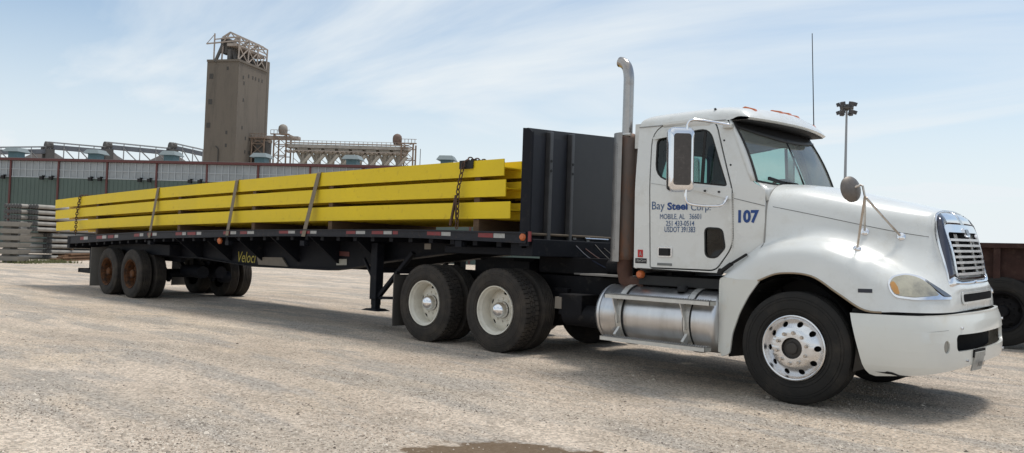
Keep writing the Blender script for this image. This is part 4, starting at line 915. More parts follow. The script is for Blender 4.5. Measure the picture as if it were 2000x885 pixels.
# ---- hood
rows = [
 # station x, list of (x,y,z) from centre line to the arch lip
 [(-.388, 0, 2.075), (-.388, -.42, 2.065), (-.388, -.72, 2.035), (-.388, -.90, 1.95), (-.388, -.985, 1.82), (-.388, -1.01, 1.62), (-.39, -1.03, 1.46), (-.40, -1.11, 1.39), (-.40, -1.185, 1.28), (-.37, -1.20, 1.095)],
 [(-.15, 0, 2.055), (-.15, -.40, 2.045), (-.15, -.68, 2.01), (-.15, -.85, 1.92), (-.15, -.925, 1.78), (-.15, -.95, 1.63), (-.16, -1.0, 1.52), (-.17, -1.09, 1.455), (-.17, -1.18, 1.36), (-.15, -1.21, 1.175)],
 [(.15, 0, 2.0), (.15, -.38, 1.99), (.15, -.63, 1.945), (.15, -.78, 1.86), (.15, -.85, 1.72), (.15, -.885, 1.61), (.15, -.96, 1.525), (.15, -1.07, 1.465), (.15, -1.175, 1.37), (.15, -1.215, 1.165)],
 [(.45, 0, 1.93), (.45, -.36, 1.92), (.45, -.59, 1.87), (.45, -.71, 1.79), (.45, -.775, 1.65), (.45, -.82, 1.54), (.45, -.91, 1.45), (.46, -1.04, 1.375), (.44, -1.155, 1.27), (.395, -1.205, 1.02)],
 [(.72, 0, 1.865), (.72, -.33, 1.855), (.72, -.53, 1.81), (.72, -.635, 1.735), (.72, -.69, 1.60), (.72, -.745, 1.47), (.72, -.86, 1.345), (.72, -1.02, 1.25), (.70, -1.13, 1.12), (.63, -1.19, .885)],
 [(.93, 0, 1.81), (.93, -.31, 1.80), (.93, -.475, 1.765), (.93, -.565, 1.69), (.935, -.62, 1.55), (.95, -.69, 1.38), (.96, -.82, 1.22), (.95, -.97, 1.12), (.92, -1.07, 1.02), (.88, -1.14, .885)],
 [(.985, 0, 1.79), (.985, -.30, 1.78), (.985, -.45, 1.745), (.985, -.53, 1.665), (1.0, -.57, 1.53), (1.06, -.62, 1.34), (1.10, -.74, 1.17), (1.085, -.88, 1.07), (1.06, -.99, .98), (1.03, -1.06, .885)],
 [(1.0, 0, 1.785), (1.0, -.29, 1.772), (1.0, -.44, 1.735), (1.0, -.515, 1.655), (1.02, -.545, 1.52), (1.10, -.575, 1.32), (1.175, -.62, 1.12), (1.175, -.77, 1.02), (1.16, -.86, .95), (1.145, -.93, .885)],
]
last = rows[-1]
for t_, low in ((.62, [(1.205, -.50, 1.115), (1.21, -.60, 1.04), (1.212, -.67, .96), (1.205, -.73, .885)]), (.34, [(1.218, -.28, 1.11), (1.232, -.33, 1.04), (1.236, -.37, .96), (1.232, -.40, .885)]), (0, [(1.222, 0, 1.11), (1.238, 0, 1.04), (1.242, 0, .96), (1.238, 0, .885)])):
    rows.append([(.96, p[1]*t_, p[2]-.03) for p in last[:5]]+[(1.09, last[5][1]*t_, 1.27)]+low)
Pn = surf(rows, 6, 5)
hood = MB().grid(Pn)
# rear wing of the fender that runs back under the door
wing = [[(-.40, -1.03, 1.46), (-.40, -1.11, 1.39), (-.40, -1.185, 1.28), (-.37, -1.20, 1.095)], [(-.58, -1.04, 1.32), (-.58, -1.10, 1.28), (-.58, -1.165, 1.20), (-.58, -1.195, 1.095)], [(-.72, -1.05, 1.20), (-.72, -1.09, 1.18), (-.72, -1.14, 1.14), (-.72, -1.17, 1.095)], [(-.80, -1.06, 1.105), (-.80, -1.08, 1.103), (-.80, -1.11, 1.10), (-.80, -1.14, 1.095)]]
hood.grid(surf(wing, 5, 5))
hn = MB().grid(Pn)
hood.mirror(1)
HOOD = body(hood.build('hood', M_PAINT, trk, ang=50, weld=True))

for sg in (1, -1): MB().tube([(p[-1][0], p[-1][1]*sg, p[-1][2]) for p in Pn[:28]], .009, 6).build('arch_lip', pmat('dirty_lip', (.30, .235, .165), .9, var=.3, scale=8), HOOD)
hbm = MB(); hbm.v = list(hood.v); hbm.f = list(hood.f)
HB = BVHTree.FromPolygons([Vector(v) for v in hood.v], hood.f)
def onto(bvh, px, py, off=.004):
    d = ray(px, py).normalized(); h = bvh.ray_cast(CAM, d)
    if h[0] is None:
        q = bvh.find_nearest(CAM+d*(10.2)); h = q
    n_ = h[1] if h[1].dot(d) < 0 else -h[1]; return h[0]+n_*off, n_
def drape(bvh, pts, off=.004, du=4, dv=4, thick=0, mirror=True):
    m = MB(); m.bm(sheet(pts, [], lambda u, v: onto(bvh, u, v, off)[0], du, dv, thick))
    if mirror: m.mirror(1)
    return m
def drape_line(bvh, pts, w_, off=.0015):
    q = [onto(bvh, a, b, off)[0] for a, b in spline(pts, 4)]; m = MB()
    m.tube(q, w_/2, 5); m.mirror(1); return m
drape_line(HB, [(1496, 402), (1560, 415), (1640, 432), (1700, 445), (1760, 457), (1815, 466)], .005).build('hood_seam', M_SEAL, HOOD)
# seal strip at the back edge of the hood
q = MB(); q.tube([(-.392, y, z) for (_, y, z) in spline(rows[0][2:7], 4)], .009, 6); q.mirror(1); q.build('hood_rear_seal', pmat('grey_seal', (.30, .29, .27), .7), HOOD)
drape(HB, [(1676, 564), (1704, 565), (1704, 572.5), (1676, 571.5)], .003, mirror=False).build('badge', pmat('dark_badge', (.02, .02, .03), .4), HOOD)
# near fender strap (rubber latch) at the rear
p = [S(1410, 530, -1.10), S(1430, 515, -1.13), S(1460, 497, -1.10)]
m = MB(); m.bar(p[0], p[1], .05, .03); m.bar(p[1], p[2], .035, .025); m.bar(p[0]+Vector((0, 0, .02)), p[0]+Vector((-.02, 0, -.03)), .05); body(m.build('hood_latch', M_BLACK, trk, bevel=.006))
# lower rear fender panels
for sgn in (-1, 1):
    pl = sxz(rounded([(1401, 541), (1484, 548), (1462, 578), (1443, 612), (1428, 652), (1422, 692), (1404, 697), (1397, 640), (1397, 560)], [12, 3, 6, 6, 6, 6, 3, 6, 8], 3), -1.2)
    m = MB(); m.bm(sheet(pl, [], lambda x, z: (x, sgn*(1.17+.03*clamp((x+.8)/.3)-.05*clamp((-.74-x)/.08)**2), z), .05, .1, .02)); 
    m.hexa([(-.80, sgn*1.15, .36), (-.77, sgn*1.15, .36), (-.77, sgn*.75, .40), (-.80, sgn*.75, .40), (-.80, sgn*1.15, 1.08), (-.77, sgn*1.15, 1.08), (-.77, sgn*.75, 1.08), (-.80, sgn*.75, 1.08)])
    body(m.build('fender_panel', M_PAINTD, trk, ang=30))
# wheel well liners
m = MB()
for sgn in (-1, 1):
    g_ = []
    for k in range(15):
        a = math.radians(-15+k*(210/14)); g_.append([(-.07+.62*math.cos(a), sgn*1.17, .50+.64*math.sin(a)), (-.07+.60*math.cos(a), sgn*.9, .50+.66*math.sin(a)), (-.07+.60*math.cos(a), sgn*.55, .50+.64*math.sin(a))])
    m.grid(g_)
m.box((-.75, -.56, .75), (.9, .56, 1.35)); m.box((.5, -.95, .5), (.95, .95, .95))
m.build('wheel_well', M_BLACK, trk)
# dirt rim lip of the arch
# ---- grille
m = MB()
def gpt(u, v, dx_=0):      # u -1..1 across, v 0..1 up ; sloping face
    hw = .50+.03*v; x = 1.215-.115*v-.03*u*u+.02*math.sin(PI*v)+dx_
    return (x, u*hw, 1.16+.50*v)
outl = rrect(-1.0, 1.0, 0.0, 1.0, .13, 6); 
m = MB(); ino = [(u*.945, .035+v*.82) for u, v in rrect(-1, 1, 0, 1, .10, 5)]
m.bm(sheet(outl, [ino], lambda u, v: gpt(u, v), .2, .1, .02)); GR = body(m.build('grille', M_CHROME, trk, ang=40))
# chrome surround sweeping back to the hood
m = MB(); front = []; back = []
path = [(-1.0, .03), (-1.0, .15), (-1.0, .5), (-1.0, .84), (-.97, .94), (-.86, .99), (-.5, .998), (0, 1.0)]
bk = [(1.165, -.66, 1.10), (1.12, -.62, 1.25), (1.04, -.575, 1.48), (1.0, -.53, 1.64), (.99, -.48, 1.73), (.985, -.40, 1.765), (.98, -.2, 1.79), (.98, 0, 1.795)]
bot = [((0, -.03), (1.20, 0, 1.10)), ((-.5, -.03), (1.20, -.3, 1.095)), ((-.85, -.02), (1.185, -.55, 1.095))]
full_f = [gpt(u, v, -.004) for (u, v), _ in bot]+[gpt(u, v, -.004) for u, v in path]; full_b = [b for _, b in bot]+bk
F_ = spline(full_f, 4); B_ = spline(full_b, 4)
m.grid([F_, [tuple((Vector(a)*.5+Vector(b)*.5)+Vector((.012, -.012, .008))) for a, b in zip(F_, B_)], B_]); m.mirror(1)
body(m.build('grille_surround', M_CHROME, trk, ang=50, solid=.01, weld=True))
# dark inset panel on the side of the surround
m = MB(); i0, i1 = 14, 34
Fs, Bs = F_[i0:i1], B_[i0:i1]
m.grid([[tuple(Vector(a).lerp(Vector(b), .12)+Vector((.010, -.014, .004))) for a, b in zip(Fs, Bs)], [tuple(Vector(a).lerp(Vector(b), .5)+Vector((.016, -.020, .008))) for a, b in zip(Fs, Bs)], [tuple(Vector(a).lerp(Vector(b), .86)+Vector((.010, -.014, .004))) for a, b in zip(Fs, Bs)]])
for sg in (1, -1):
    q = MB(); q.v = [(x, y*sg, z) for x, y, z in m.v]; q.f = list(m.f); q.sm = list(m.sm); q.build('surround_panel', pmat('smoked_chrome', (.10, .10, .12), .15, .9), GR, solid=.003)
m = MB(); m.bm(sheet([(u*1.02, -.0+v*1.0) for u, v in ino], [], lambda u, v: gpt(u, v, -.06), .2, .2)); m.build('grille_mesh', M_GRIT, GR)
for k in range(7):
    v = .10+k*.103; m = MB(); pts = [gpt(u, v, -.012) for u in (-.93, -.6, -.3, 0, .3, .6, .93)]
    for a, b in zip(pts, pts[1:]): m.bar(a, b, .036, .022)
    m.build('bar', pmat('satin_bar', (.86, .86, .87), .34, .75, var=.03), GR, weld=True)
m = MB()
for u in (-.45, .45): m.bar(gpt(u-.04, .06, -.03), gpt(u-.04, .82, -.03), .012); m.bar(gpt(u+.04, .06, -.03), gpt(u+.04, .82, -.03), .012)
m.build('brace', M_STEP, GR)
m = MB(); m.bm(sheet([(u*.13, .865+v*.085) for u, v in rrect(-1, 1, -1, 1, .5, 6)], [], lambda u, v: gpt(u, v, .016), .1, .1, .016)); em = m.build('emblem', M_CHROME, GR)
m = MB(); m.bm(sheet([(u*.10, .865+v*.055) for u, v in rrect(-1, 1, -1, 1, .5, 6)], [], lambda u, v: gpt(u, v, .020), .1, .1)); m.build('emblem_plate', pmat('grey_emblem', (.22, .23, .25), .3, .5), GR)
# nose slot
yv = rrect(-.50, .50, .965, 1.035, .03, 4)
NB = BVHTree.FromPolygons([Vector(v) for v in hn.mirror(1).v], hn.f)
def nmap(u, v, off=.010):
    h = NB.ray_cast(Vector((3, u, v)), Vector((-1, 0, 0)))[0]; return (h.x+off if h else 1.2+off, u, v)
m = MB(); m.bm(sheet(yv, [], nmap, .05, .05)); m.build('nose_slot', M_GRIT, HOOD)
m = MB(); m.bm(sheet(rrect(-.53, .53, .945, 1.055, .045, 4), [yv], lambda u, v: nmap(u, v, .012), .05, .05, .006)); m.build('slot_trim', M_PAINT, HOOD)
# ---- headlights
hl = rounded([(1733, 552), (1741, 541), (1768, 536), (1800, 543), (1832, 566), (1857, 583), (1856, 588), (1786, 588), (1748, 582), (1738, 570)], [7, 8, 12, 14, 10, 4, 3, 8, 10, 8], 4)
HL = body(drape(HB, hl, .012, 5, 5, .012, False).build('headlight', M_CHROME, trk, ang=50))
def shrink(poly, f, c): return [(c[0]+(x-c[0])*f, c[1]+(y-c[1])*f) for x, y in poly]
lens = rounded([(1737, 553), (1745, 544), (1768, 540), (1795, 547), (1818, 563), (1832, 580), (1785, 583), (1750, 578), (1741, 568)], [6, 7, 10, 12, 8, 3, 8, 8, 6], 4)
drape(HB, lens, .020, 5, 5, .006, False).build('lens', M_LENS, HL, ang=50)
drape(HB, rounded([(1737, 555), (1744, 552), (1752, 562), (1757, 577), (1748, 576), (1741, 567)], 3, 3), .024, 4, 4, .004, False).build('turn_lens', pmat('faded_amber', (.52, .25, .06), .3, coat=.5), HL, ang=50)
drape(HB, rounded([(1805, 549), (1833, 567), (1856, 583), (1842, 582), (1822, 566)], 3, 3), .020, 4, 4, .003, False).build('bezel', pmat('grey_bezel', (.25, .26, .27), .25, .8), HL, ang=50)
def mirror_obj(o):
    c = o.copy(); c.data = o.data.copy(); col.objects.link(c); c.parent = o.parent
    for v in c.data.vertices: v.co.y = -v.co.y
    c.data.flip_normals()
    for ch in o.children:
        k = ch.copy(); k.data = ch.data.copy(); col.objects.link(k); k.parent = c
        for v in k.data.vertices: v.co.y = -v.co.y
        k.data.flip_normals()
    return c
body(mirror_obj(HL))
# ---- bumper
plan_pts = spline([(.50, -1.205), (.75, -1.20), (.95, -1.155), (1.10, -1.06), (1.21, -.88), (1.285, -.62), (1.325, -.32), (1.335, 0), (1.325, .32), (1.285, .62), (1.21, .88), (1.10, 1.06), (.95, 1.155), (.75, 1.20), (.50, 1.205)], 6)
acc = [0]
for a, b in zip(plan_pts, plan_pts[1:]): acc.append(acc[-1]+math.dist(a, b))
LT = acc[-1]
def plan(u):
    u = max(0, min(LT-1e-6, u))
    for i in range(len(acc)-1):
        if u <= acc[i+1]:
            t = (u-acc[i])/(acc[i+1]-acc[i]); a, b = plan_pts[i], plan_pts[i+1]; p = (a[0]+(b[0]-a[0])*t, a[1]+(b[1]-a[1])*t); tn = Vector((b[0]-a[0], b[1]-a[1])).normalized(); return p, Vector((tn.y, -tn.x))
def u_of_y(y):
    best = min((abs(p[1]-y), acc[i]) for i, p in enumerate(plan_pts) if True); return best[1]
def bmap(u, v, off=0):
    p, n_ = plan(u); k = (v-.30)/.56; bulge = .03*math.sin(PI*clamp(k))-.05*clamp((.3-k)/.3)**2-.015*clamp((k-.85)/.15)+off
    rake = .0
    return (p[0]+n_.x*bulge, p[1]+n_.y*bulge, v)
uc = LT/2
bot_l = [(0.03+.13, .315), (.35, .335), (.65, .365), (.95, .40), (1.2, .425), (uc, .435)]
half = [(0.0, .855), (.03, .75), (.095, .52), (.12, .42), (.14, .37), (.17, .335), (.22, .320)]+bot_l[1:]
top = [(uc, .875), (1.2, .875), (.6, .862)]
outer = half+[(LT-u, v) for u, v in reversed(half)]+[(LT-u, v) for u, v in reversed(top)][::-1][:0]+[(LT-.6, .862), (LT-1.2, .875), (uc, .875), (1.2, .875), (.6, .862)]
uo = u_of_y(-.78)
hole = rrect(uo, LT-uo, .555, .70, .045, 4)
uf = u_of_y(-.93)
fog = [(uf+.035*math.cos(2*PI*k/16), .60+.055*math.sin(2*PI*k/16)) for k in range(16)]; fog2 = [(LT-u, v) for u, v in fog]
m = MB(); m.bm(sheet(outer, [hole, fog, fog2], bmap, .08, .07, .03)); BU = body(m.build('bumper', pmat('bumper_paint', (.68, .68, .64), .3, var=.04, scale=1.5, coat=.4, c2=(.55, .49, .36), thr=(.56, .82), s2=3, fac2=.5), trk, ang=35))
m = MB(); m.bm(sheet(rrect(uo-.05, LT-uo+.05, .52, .74, .04), [], lambda u, v: bmap(u, v, -.12), .1, .1)); m.build('bumper_opening', M_GRIT, BU)
for f_ in (fog, fog2):
    m = MB(); m.bm(sheet(inset(f_, -.004), [], lambda u, v: bmap(u, v, -.012), .03, .03)); m.build('fog_light', pmat('clear_fog_lens', (.30, .30, .28), .15, .4), BU)
for u, v in ((1.02, .755), (1.10, .47), (LT-1.02, .755), (LT-1.10, .47)):
    p = bmap(u, v, .004); m = MB(); m.lathe([(.001, -.008), (.011, -.004), (.012, .01)], p, 'x', 8); m.build('bolt', M_CHROME, BU)
# scuff and plate
ub = .20
m = MB(); m.bm(sheet([(ub+.02, .362), (ub+.12, .352), (ub+.15, .352), (ub+.22, .337), (ub+.36, .342), (ub+.22, .350), (ub+.16, .372), (ub+.12, .376), (ub+.10, .366)], [], lambda u, v: bmap(u, v, .0035), .03, .02)); m.build('scuff', M_SEAL, BU)
m = MB(); m.bm(sheet([(.62, .728), (.83, .74), (.84, .744), (.70, .735)], [], lambda u, v: bmap(u, v, .0025), .05, .05)); m.build('scratch', pmat('grey_line', (.25, .25, .25), .6), BU)
up_ = u_of_y(-.42)
m = MB(); m.bm(sheet([(up_-.11, .37), (up_+.11, .37), (up_+.11, .535), (up_-.11, .535)], [], lambda u, v: bmap(u, v, .022), .2, .2, .012)); PLT = m.build('licence_plate', pmat('dirty_plate', (.36, .36, .34), .5, var=.2, scale=30), BU)
m = MB(); m.bm(sheet([(up_-.12, .49), (up_+.13, .49), (up_+.13, .56), (up_-.12, .56)], [], lambda u, v: bmap(u, v, .014), .2, .2, .012)); m.build('plate_bracket', M_FRAME, BU)
for k in range(5):
    u0_ = up_-.07+.03*k; m = MB(); m.bm(sheet([(u0_, .41), (u0_+.012, .41), (u0_+.012, .455), (u0_, .455)], [], lambda u, v: bmap(u, v, .036), .2, .2)); m.build('plate_mark', M_FRAME, BU)
# dark slit between hood and bumper
m = MB(); m.grid([[bmap(u, .865, -.04) for u in [LT*k/40 for k in range(41)]], [bmap(u, .895, -.07) for u in [LT*k/40 for k in range(41)]]]); 
m.grid([[bmap(u, .85, -.035) for u in [LT*k/40 for k in range(41)]], [bmap(u, .85, -.25) for u in [LT*k/40 for k in range(41)]]]); m.build('bumper_gap', M_SEAL, trk)

# ---- round hood mirror
m = MB(); base = [onto(HB, 1675, 487, .0), onto(HB, 1690, 455, .0), onto(HB, 1761, 465, .0)]
knee = S(1691, 385, -1.12); mc = S(1665, 370, -1.16); tp = S(1687, 362, -1.13)
m.tube([base[0][0], knee.lerp(base[0][0], .5), knee], .011, 8); m.tube([base[1][0], knee], .010, 8); m.tube([base[2][0], knee.lerp(base[2][0], .4), knee+Vector((.01, 0, -.01))], .011, 8)
m.tube([knee, tp+Vector((.0, 0, -.01)), tp+Vector((-.02, 0, .0)), mc+Vector((.04, 0, .02)), mc], .010, 8)
HM = body(m.build('hood_mirror', M_CHROMEW, trk))
for p, n_ in base:
    m = MB(); a = n_.orthogonal().normalized(); b = n_.cross(a)
    for (r0, h0), (r1, h1) in zip(((.040, 0), (.036, .012), (.02, .02)), ((.036, .012), (.02, .02), (.001, .024))):
        vs = [p+(a*math.cos(2*PI*k/16)+b*math.sin(2*PI*k/16))*r+n_*h for r, h in ((r0, h0), (r1, h1)) for k in range(16)]
        m.add(vs, [(k, (k+1) % 16, 16+(k+1) % 16, 16+k) for k in range(16)], True)
    m.build('mount_foot', M_CHROME, HM)
m = MB(); m.lathe([(.001, .035), (.06, .030), (.10, .012), (.118, -.005), (.118, -.014), (.10, -.016), (.001, -.016)], (0, 0, 0), 'x', 28); mo = m.build('mirror_head', pmat('brown_mirror_back', (.16, .14, .125), .45, .5, var=.2, scale=20), HM); mo.location = mc; mo.rotation_euler = (0, -.15, -.42)
# ---- door mirrors
for sgn in (-1, 1):
    a = S(1309, 252, -1.36); b = S(1356, 366, -1.36); x0, x1, z0, z1 = a.x, b.x, b.z-.04, a.z
    xc = (x0+x1)/2; m = MB()
    # housing long side across y: faces forward, slightly turned
    hw = .13
    prof = [(-.055, .86), (-.03, .96), (0.0, 1.0), (.04, 1.0), (.07, .94), (.085, .80)]
    ring = []
    for dxp, sc_ in [(-.06, .90), (-.05, 1.0), (.03, 1.0), (.06, .95), (.075, .82), (.078, .0)]:
        rr = rrect(-hw*max(sc_, .001), hw*max(sc_, .001), (-(z1-z0)/2)*max(sc_ if sc_ > .5 else .001, .001), ((z1-z0)/2)*max(sc_ if sc_ > .5 else .001, .001), .05*max(sc_, .01), 5); ring.append([(dxp, u, v) for u, v in rr+[rr[0]]])
    m.grid(ring); o = m.build('door_mirror', M_CHROME, trk, ang=40); body(o)
    o.location = (xc, sgn*1.36, (z0+z1)/2); o.rotation_euler = (0, 0, -.80 if sgn < 0 else .80)
    m = MB(); m.bm(sheet(rrect(-hw*.86, hw*.86, -(z1-z0)/2*.93, (z1-z0)/2*.93, .04), [], lambda u, v: (-.061, u, v), 1, 1)); m.build('mirror_glass', pmat('mirror_silver', (.8, .8, .8), .03, 1., var=0), o)
    m = MB(); m.bm(sheet(rrect(-hw*.66, hw*.70, -(z1-z0)/2*.80, (z1-z0)/2*.80, .03), [], lambda u, v: (.0805, u, v), 1, 1, .004)); m.build('housing_panel', pmat('dull_chrome', (.075, .065, .06), .25, .6, var=.3, scale=20), o)
    m = MB()
    t1 = S(1348, 240, -1.36); t2 = S(1350, 236, -1.3); t3 = S(1392, 244, -1.02); 
    m.tube(spline([(xc+.07, sgn*1.36, z1-.05), (xc+.08, sgn*1.355, z1+.04), (xc+.13, sgn*1.32, z1+.075), (xc+.25, sgn*1.15, z1+.06), (xc+.35, sgn*1.02, z1+.04)], 5), .014, 10)
    m.tube(spline([(xc+.07, sgn*1.36, z0+.03), (xc+.07, sgn*1.36, z0-.07), (xc+.10, sgn*1.345, z0-.12), (xc+.20, sgn*1.29, z0-.14), (xc+.31, sgn*1.17, z0-.14), (xc+.35, sgn*1.10, z0-.11), (xc+.36, sgn*1.05, z0-.04)], 5), .014, 10)
    arm = body(m.build('mirror_arm', M_CHROME, trk)); 
    m = MB(); m.box((xc+.28, sgn*.965, z1+.005), (xc+.38, sgn*1.03, z1+.05)); m.build('arm_bracket', M_STEP, arm, bevel=.01)

# ---- exhaust
ex = -2.105; ey = -.93
m = MB(); tz = S(1213, 115, ey).z
m.tube(spline([(ex-.01, ey, 2.62), (ex-.01, ey, tz-.36), (ex-.015, ey, tz-.20), (ex-.045, ey, tz-.10), (ex-.10, ey, tz-.05), (ex-.14, ey, tz-.035)], 5), .060, 20, False)
m.tube([(ex-.139, ey, tz-.035), (ex-.10, ey, tz-.05), (ex-.07, ey, tz-.08)], .055, 16, False)
EX = m.build('exhaust_stack', M_STACKC, trk)
m = MB(); m.lathe([(.07, 1.23), (.105, 1.26), (.118, 1.30), (.118, 2.60), (.10, 2.64), (.07, 2.66)], (ex+.01, ey, 0), 'z', 28); m.build('muffler', M_RUST, EX)
m = MB(); m.tube([(ex+.01, ey, 1.26), (ex+.01, ey, 1.12), (ex+.03, ey, 1.02), (ex+.10, ey, .97), (ex+.25, ey+.05, .965)], .085, 14); m.build('exhaust_pipe', M_RUST2, EX)
# perforated shield
m = MB(); hs = []
nz = 46
for k in range(nz):
    for j, a in enumerate((.62, .74, .86)):
        z = 1.36+k*.026+(.013 if j == 1 else 0); hs.append(rrect(a*.16-.0075, a*.16+.0075, z-.0045, z+.0045, .003, 1))
m = MB()
def shp(u, v):
    a = u/.16*1.9+PI*.62; return (ex+.01+.16*math.cos(a), ey+.16*math.sin(a), v)
def shp(u, v):
    a = PI*1.15+u/.165*1.22; return (ex+.01+.165*math.cos(a), ey+.165*math.sin(a), v)
m.bm(sheet([(.0, 1.22), (.17, 1.22), (.17, 2.66), (.0, 2.66)], [[(x-.02, z) for x, z in h] for h in hs], shp, .03, 1.5, .004)); m.build('heat_shield', M_SHIELD, EX)
m = MB(); m.box((ex-.02, ey-.02, 2.61), (ex+.26, ey+.04, 2.65)); m.tube([(ex-.08, ey-.09, 2.64), (ex+.1, ey-.09, 2.64)], .018, 8); m.box((-1.96, -1.0, 2.48), (-1.9, -.93, 2.75)); m.build('clamp', M_STEP, EX)
p = S(1252, 536, -1.0); m = MB(); m.lathe([(.001, -.03), (.03, -.03), (.042, -.015), (.045, .03)], (p.x, -1.02, p.z), n=16); m.build('side_marker', M_AMB, trk); 
# ---- fuel tanks and steps
for sgn in (-1, 1):
    m = MB(); R_ = .315; cy, cz = sgn*.94, .645
    m.lathe([(.001, -.02), (R_-.08, -.015), (R_-.02, .01), (R_, .05), (R_, 1.42), (R_-.02, 1.46), (R_-.08, 1.475), (.001, 1.48)], (-2.27, cy, cz), 'x', 48); m.lathe([(R_+.004, .05), (R_+.004, .075)], (-2.27, cy, cz), 'x', 48)
    tk = m.build('fuel_tank', M_TANK, trk, ang=50)
    for xs_ in (-1.93, -1.10):
        m = MB(); m.lathe([(R_+.001, xs_-.045), (R_+.012, xs_-.045), (R_+.012, xs_+.045), (R_+.001, xs_+.045)], (0, cy, cz), 'x', 40, False); m.build('tank_band', M_SEAL, tk)
        m = MB()
        m.lathe([(R_+.013, xs_-.035), (R_+.018, xs_-.035), (R_+.018, xs_+.035), (R_+.013, xs_+.035)], (0, cy, cz), 'x', 40, False); m.build('tank_strap', M_STEP, tk)
        m = MB(); ysx = sgn*1.31
        m.hexa([(xs_-.08, ysx-.0, .86), (xs_+.0, ysx, .86), (xs_+.0, ysx-sgn*.02, .86), (xs_-.08, ysx-sgn*.02, .86), (xs_-.035, sgn*1.275, .70), (xs_+.035, sgn*1.275, .70), (xs_+.035, sgn*1.255, .70), (xs_-.035, sgn*1.255, .70)][:4]+[(xs_-.08, ysx, .875), (xs_, ysx, .875), (xs_, ysx-sgn*.02, .875), (xs_-.08, ysx-sgn*.02, .875)])
        m.bar((xs_-.045, sgn*1.30, .865), (xs_, sgn*1.27, .66), .075, .012, (1, 0, 0)); m.bar((xs_, sgn*1.27, .66), (xs_, sgn*1.265, .56), .07, .012, (1, 0, 0))
        m.bar((xs_, sgn*1.22, .50), (xs_-.01, sgn*1.29, .42), .075, .03, (1, 0, 0)); m.build('step_bracket', M_STEP, tk)
    m = MB(); m.lathe([(.001, .06), (.05, .06), (.055, .05), (.055, 0)], (-1.27, cy-sgn*-.12, cz+.29), 'z', 20); m.build('fuel_cap', M_BLACK, tk)
    for zt_, xa, xb, nm in ((.872, -2.07, -.80, 'upper'), (.415, -2.12, -.84, 'lower')):
        m = MB(); ya, yb = sgn*1.21, sgn*1.335
        m.box((xa, yb-sgn*.006, zt_-.045), (xb, yb, zt_)); m.box((xa, ya, zt_-.006), (xb, yb, zt_-.001)); m.box((xb-.006, ya, zt_-.045), (xb, yb, zt_)); m.box((xa, ya, zt_-.045), (xa+.006, yb, zt_))
        stp = m.build('step', M_STEP, trk)
        m = MB(); x = xa+.02; j = 0
        while x < xb-.02:
            for yk in (.022, .05, .078, .106):
                m.lathe([(.009, 0), (.007, .008), (.003, .004)], (x+(.012 if int(yk*1000) in (50, 106) else 0), sgn*(1.21+yk), zt_-.001), 'z', 6)
            x += .028
        m.build('tread_stud', pmat('dark_stud', (.25, .24, .23), .5, .7), stp, fix=False)
# ---- chassis
m = MB()
for sgn in (-1, 1): m.box((-5.75, sgn*.43-.04, .76), (.95, sgn*.43+.04, 1.01))
for x in (-5.65, -4.2, -3.3, -2.5, -1.2, .6): m.box((x-.05, -.4, .8), (x+.05, .4, .98))
m.build('frame_rail', M_FRAME, trk, bevel=.006)
m = MB()
for x in (-3.82, -5.14): m.tube([(x, -.9, .5), (x, .9, .5)], .075, 14); m.lathe([(.08, -.3), (.19, -.16), (.19, .16), (.08, .3)], (x, 0, .5), 'y', 20)
m.tube([(0, -.95, .45), (0, .95, .45)], .06, 10)
m.tube([(-5.0, 0, .55), (-1.0, 0, .72)], .05, 10)
m.build('axle', M_FRAME, trk)
for sgn in (-1, 1):
    for x in (-3.82, -5.14):
        m = MB(); m.bar((x-.1, sgn*.5, .42), (x+.55, sgn*.47, .72), .08, .05); m.lathe([(.11, .52), (.13, .6), (.13, .72), (.11, .78)], (x-.25, sgn*.5, 0), 'z', 16); m.box((x+.35, sgn*.42, .6), (x+.6, sgn*.55, .85)); m.build('suspension', M_FRAME, trk, bevel=.01)
    m = MB(); m.box((-3.1, sgn*.5, .55), (-2.75, sgn*.85, .80)); m.tube([(-3.05, sgn*.72, .55), (-2.5, sgn*.72, .55)], .13, 14)
    m.build('battery_box', M_FRAME, trk, bevel=.01)
m = MB(); m.box((-3.15, -.86, .62), (-3.05, -.60, .76)); m.build('tan_tag', M_TAN, trk)
# deck plate, hoses, fifth wheel
m = MB(); m.prism([(-4.95, -.35), (-4.7, -.48), (-4.2, -.48), (-4.0, -.3), (-4.0, .3), (-4.2, .48), (-4.7, .48), (-4.95, .35)], 1.16, 1.20, 'z'); m.box((-4.9, -.5, 1.0), (-3.9, .5, 1.16)); m.build('fifth_wheel', M_FRAME, trk)
m = MB(); m.box((-2.75, -.9, 1.04), (-2.0, .5, 1.06)); m.box((-3.2, -.44, 1.03), (-1.95, .44, 1.05)); m.build('deck_plate', pmat('deck_tread', (.20, .19, .18), .6, .5), trk)
for sgn in (-1, 1):
    m = MB(); g_ = []
    for k in range(9):
        a = math.radians(35+k*14); g_.append([(-3.80+.60*math.cos(a), sgn*.60, .55+.58*math.sin(a)), (-3.80+.60*math.cos(a), sgn*1.0, .55+.58*math.sin(a))])
m = MB()
rn = random.Random(2)
for k, (mat_, z1_) in enumerate(((pmat('blue_hose', (.008, .014, .035), .6), 1.42), (pmat('red_hose', (.05, .012, .012), .6), 1.38), (M_BLACK, 1.45), (M_BLACK, 1.40))):
    m = MB(); y = -.35+.2*k; m.tube(spline([(-1.93, y, 1.55), (-2.1, y-.02, 1.30), (-2.5, y-.1, 1.10), (-2.95, y-.06, 1.22), (-3.30, y, z1_)], 6), .009, 8); m.build('air_hose', mat_, trk)
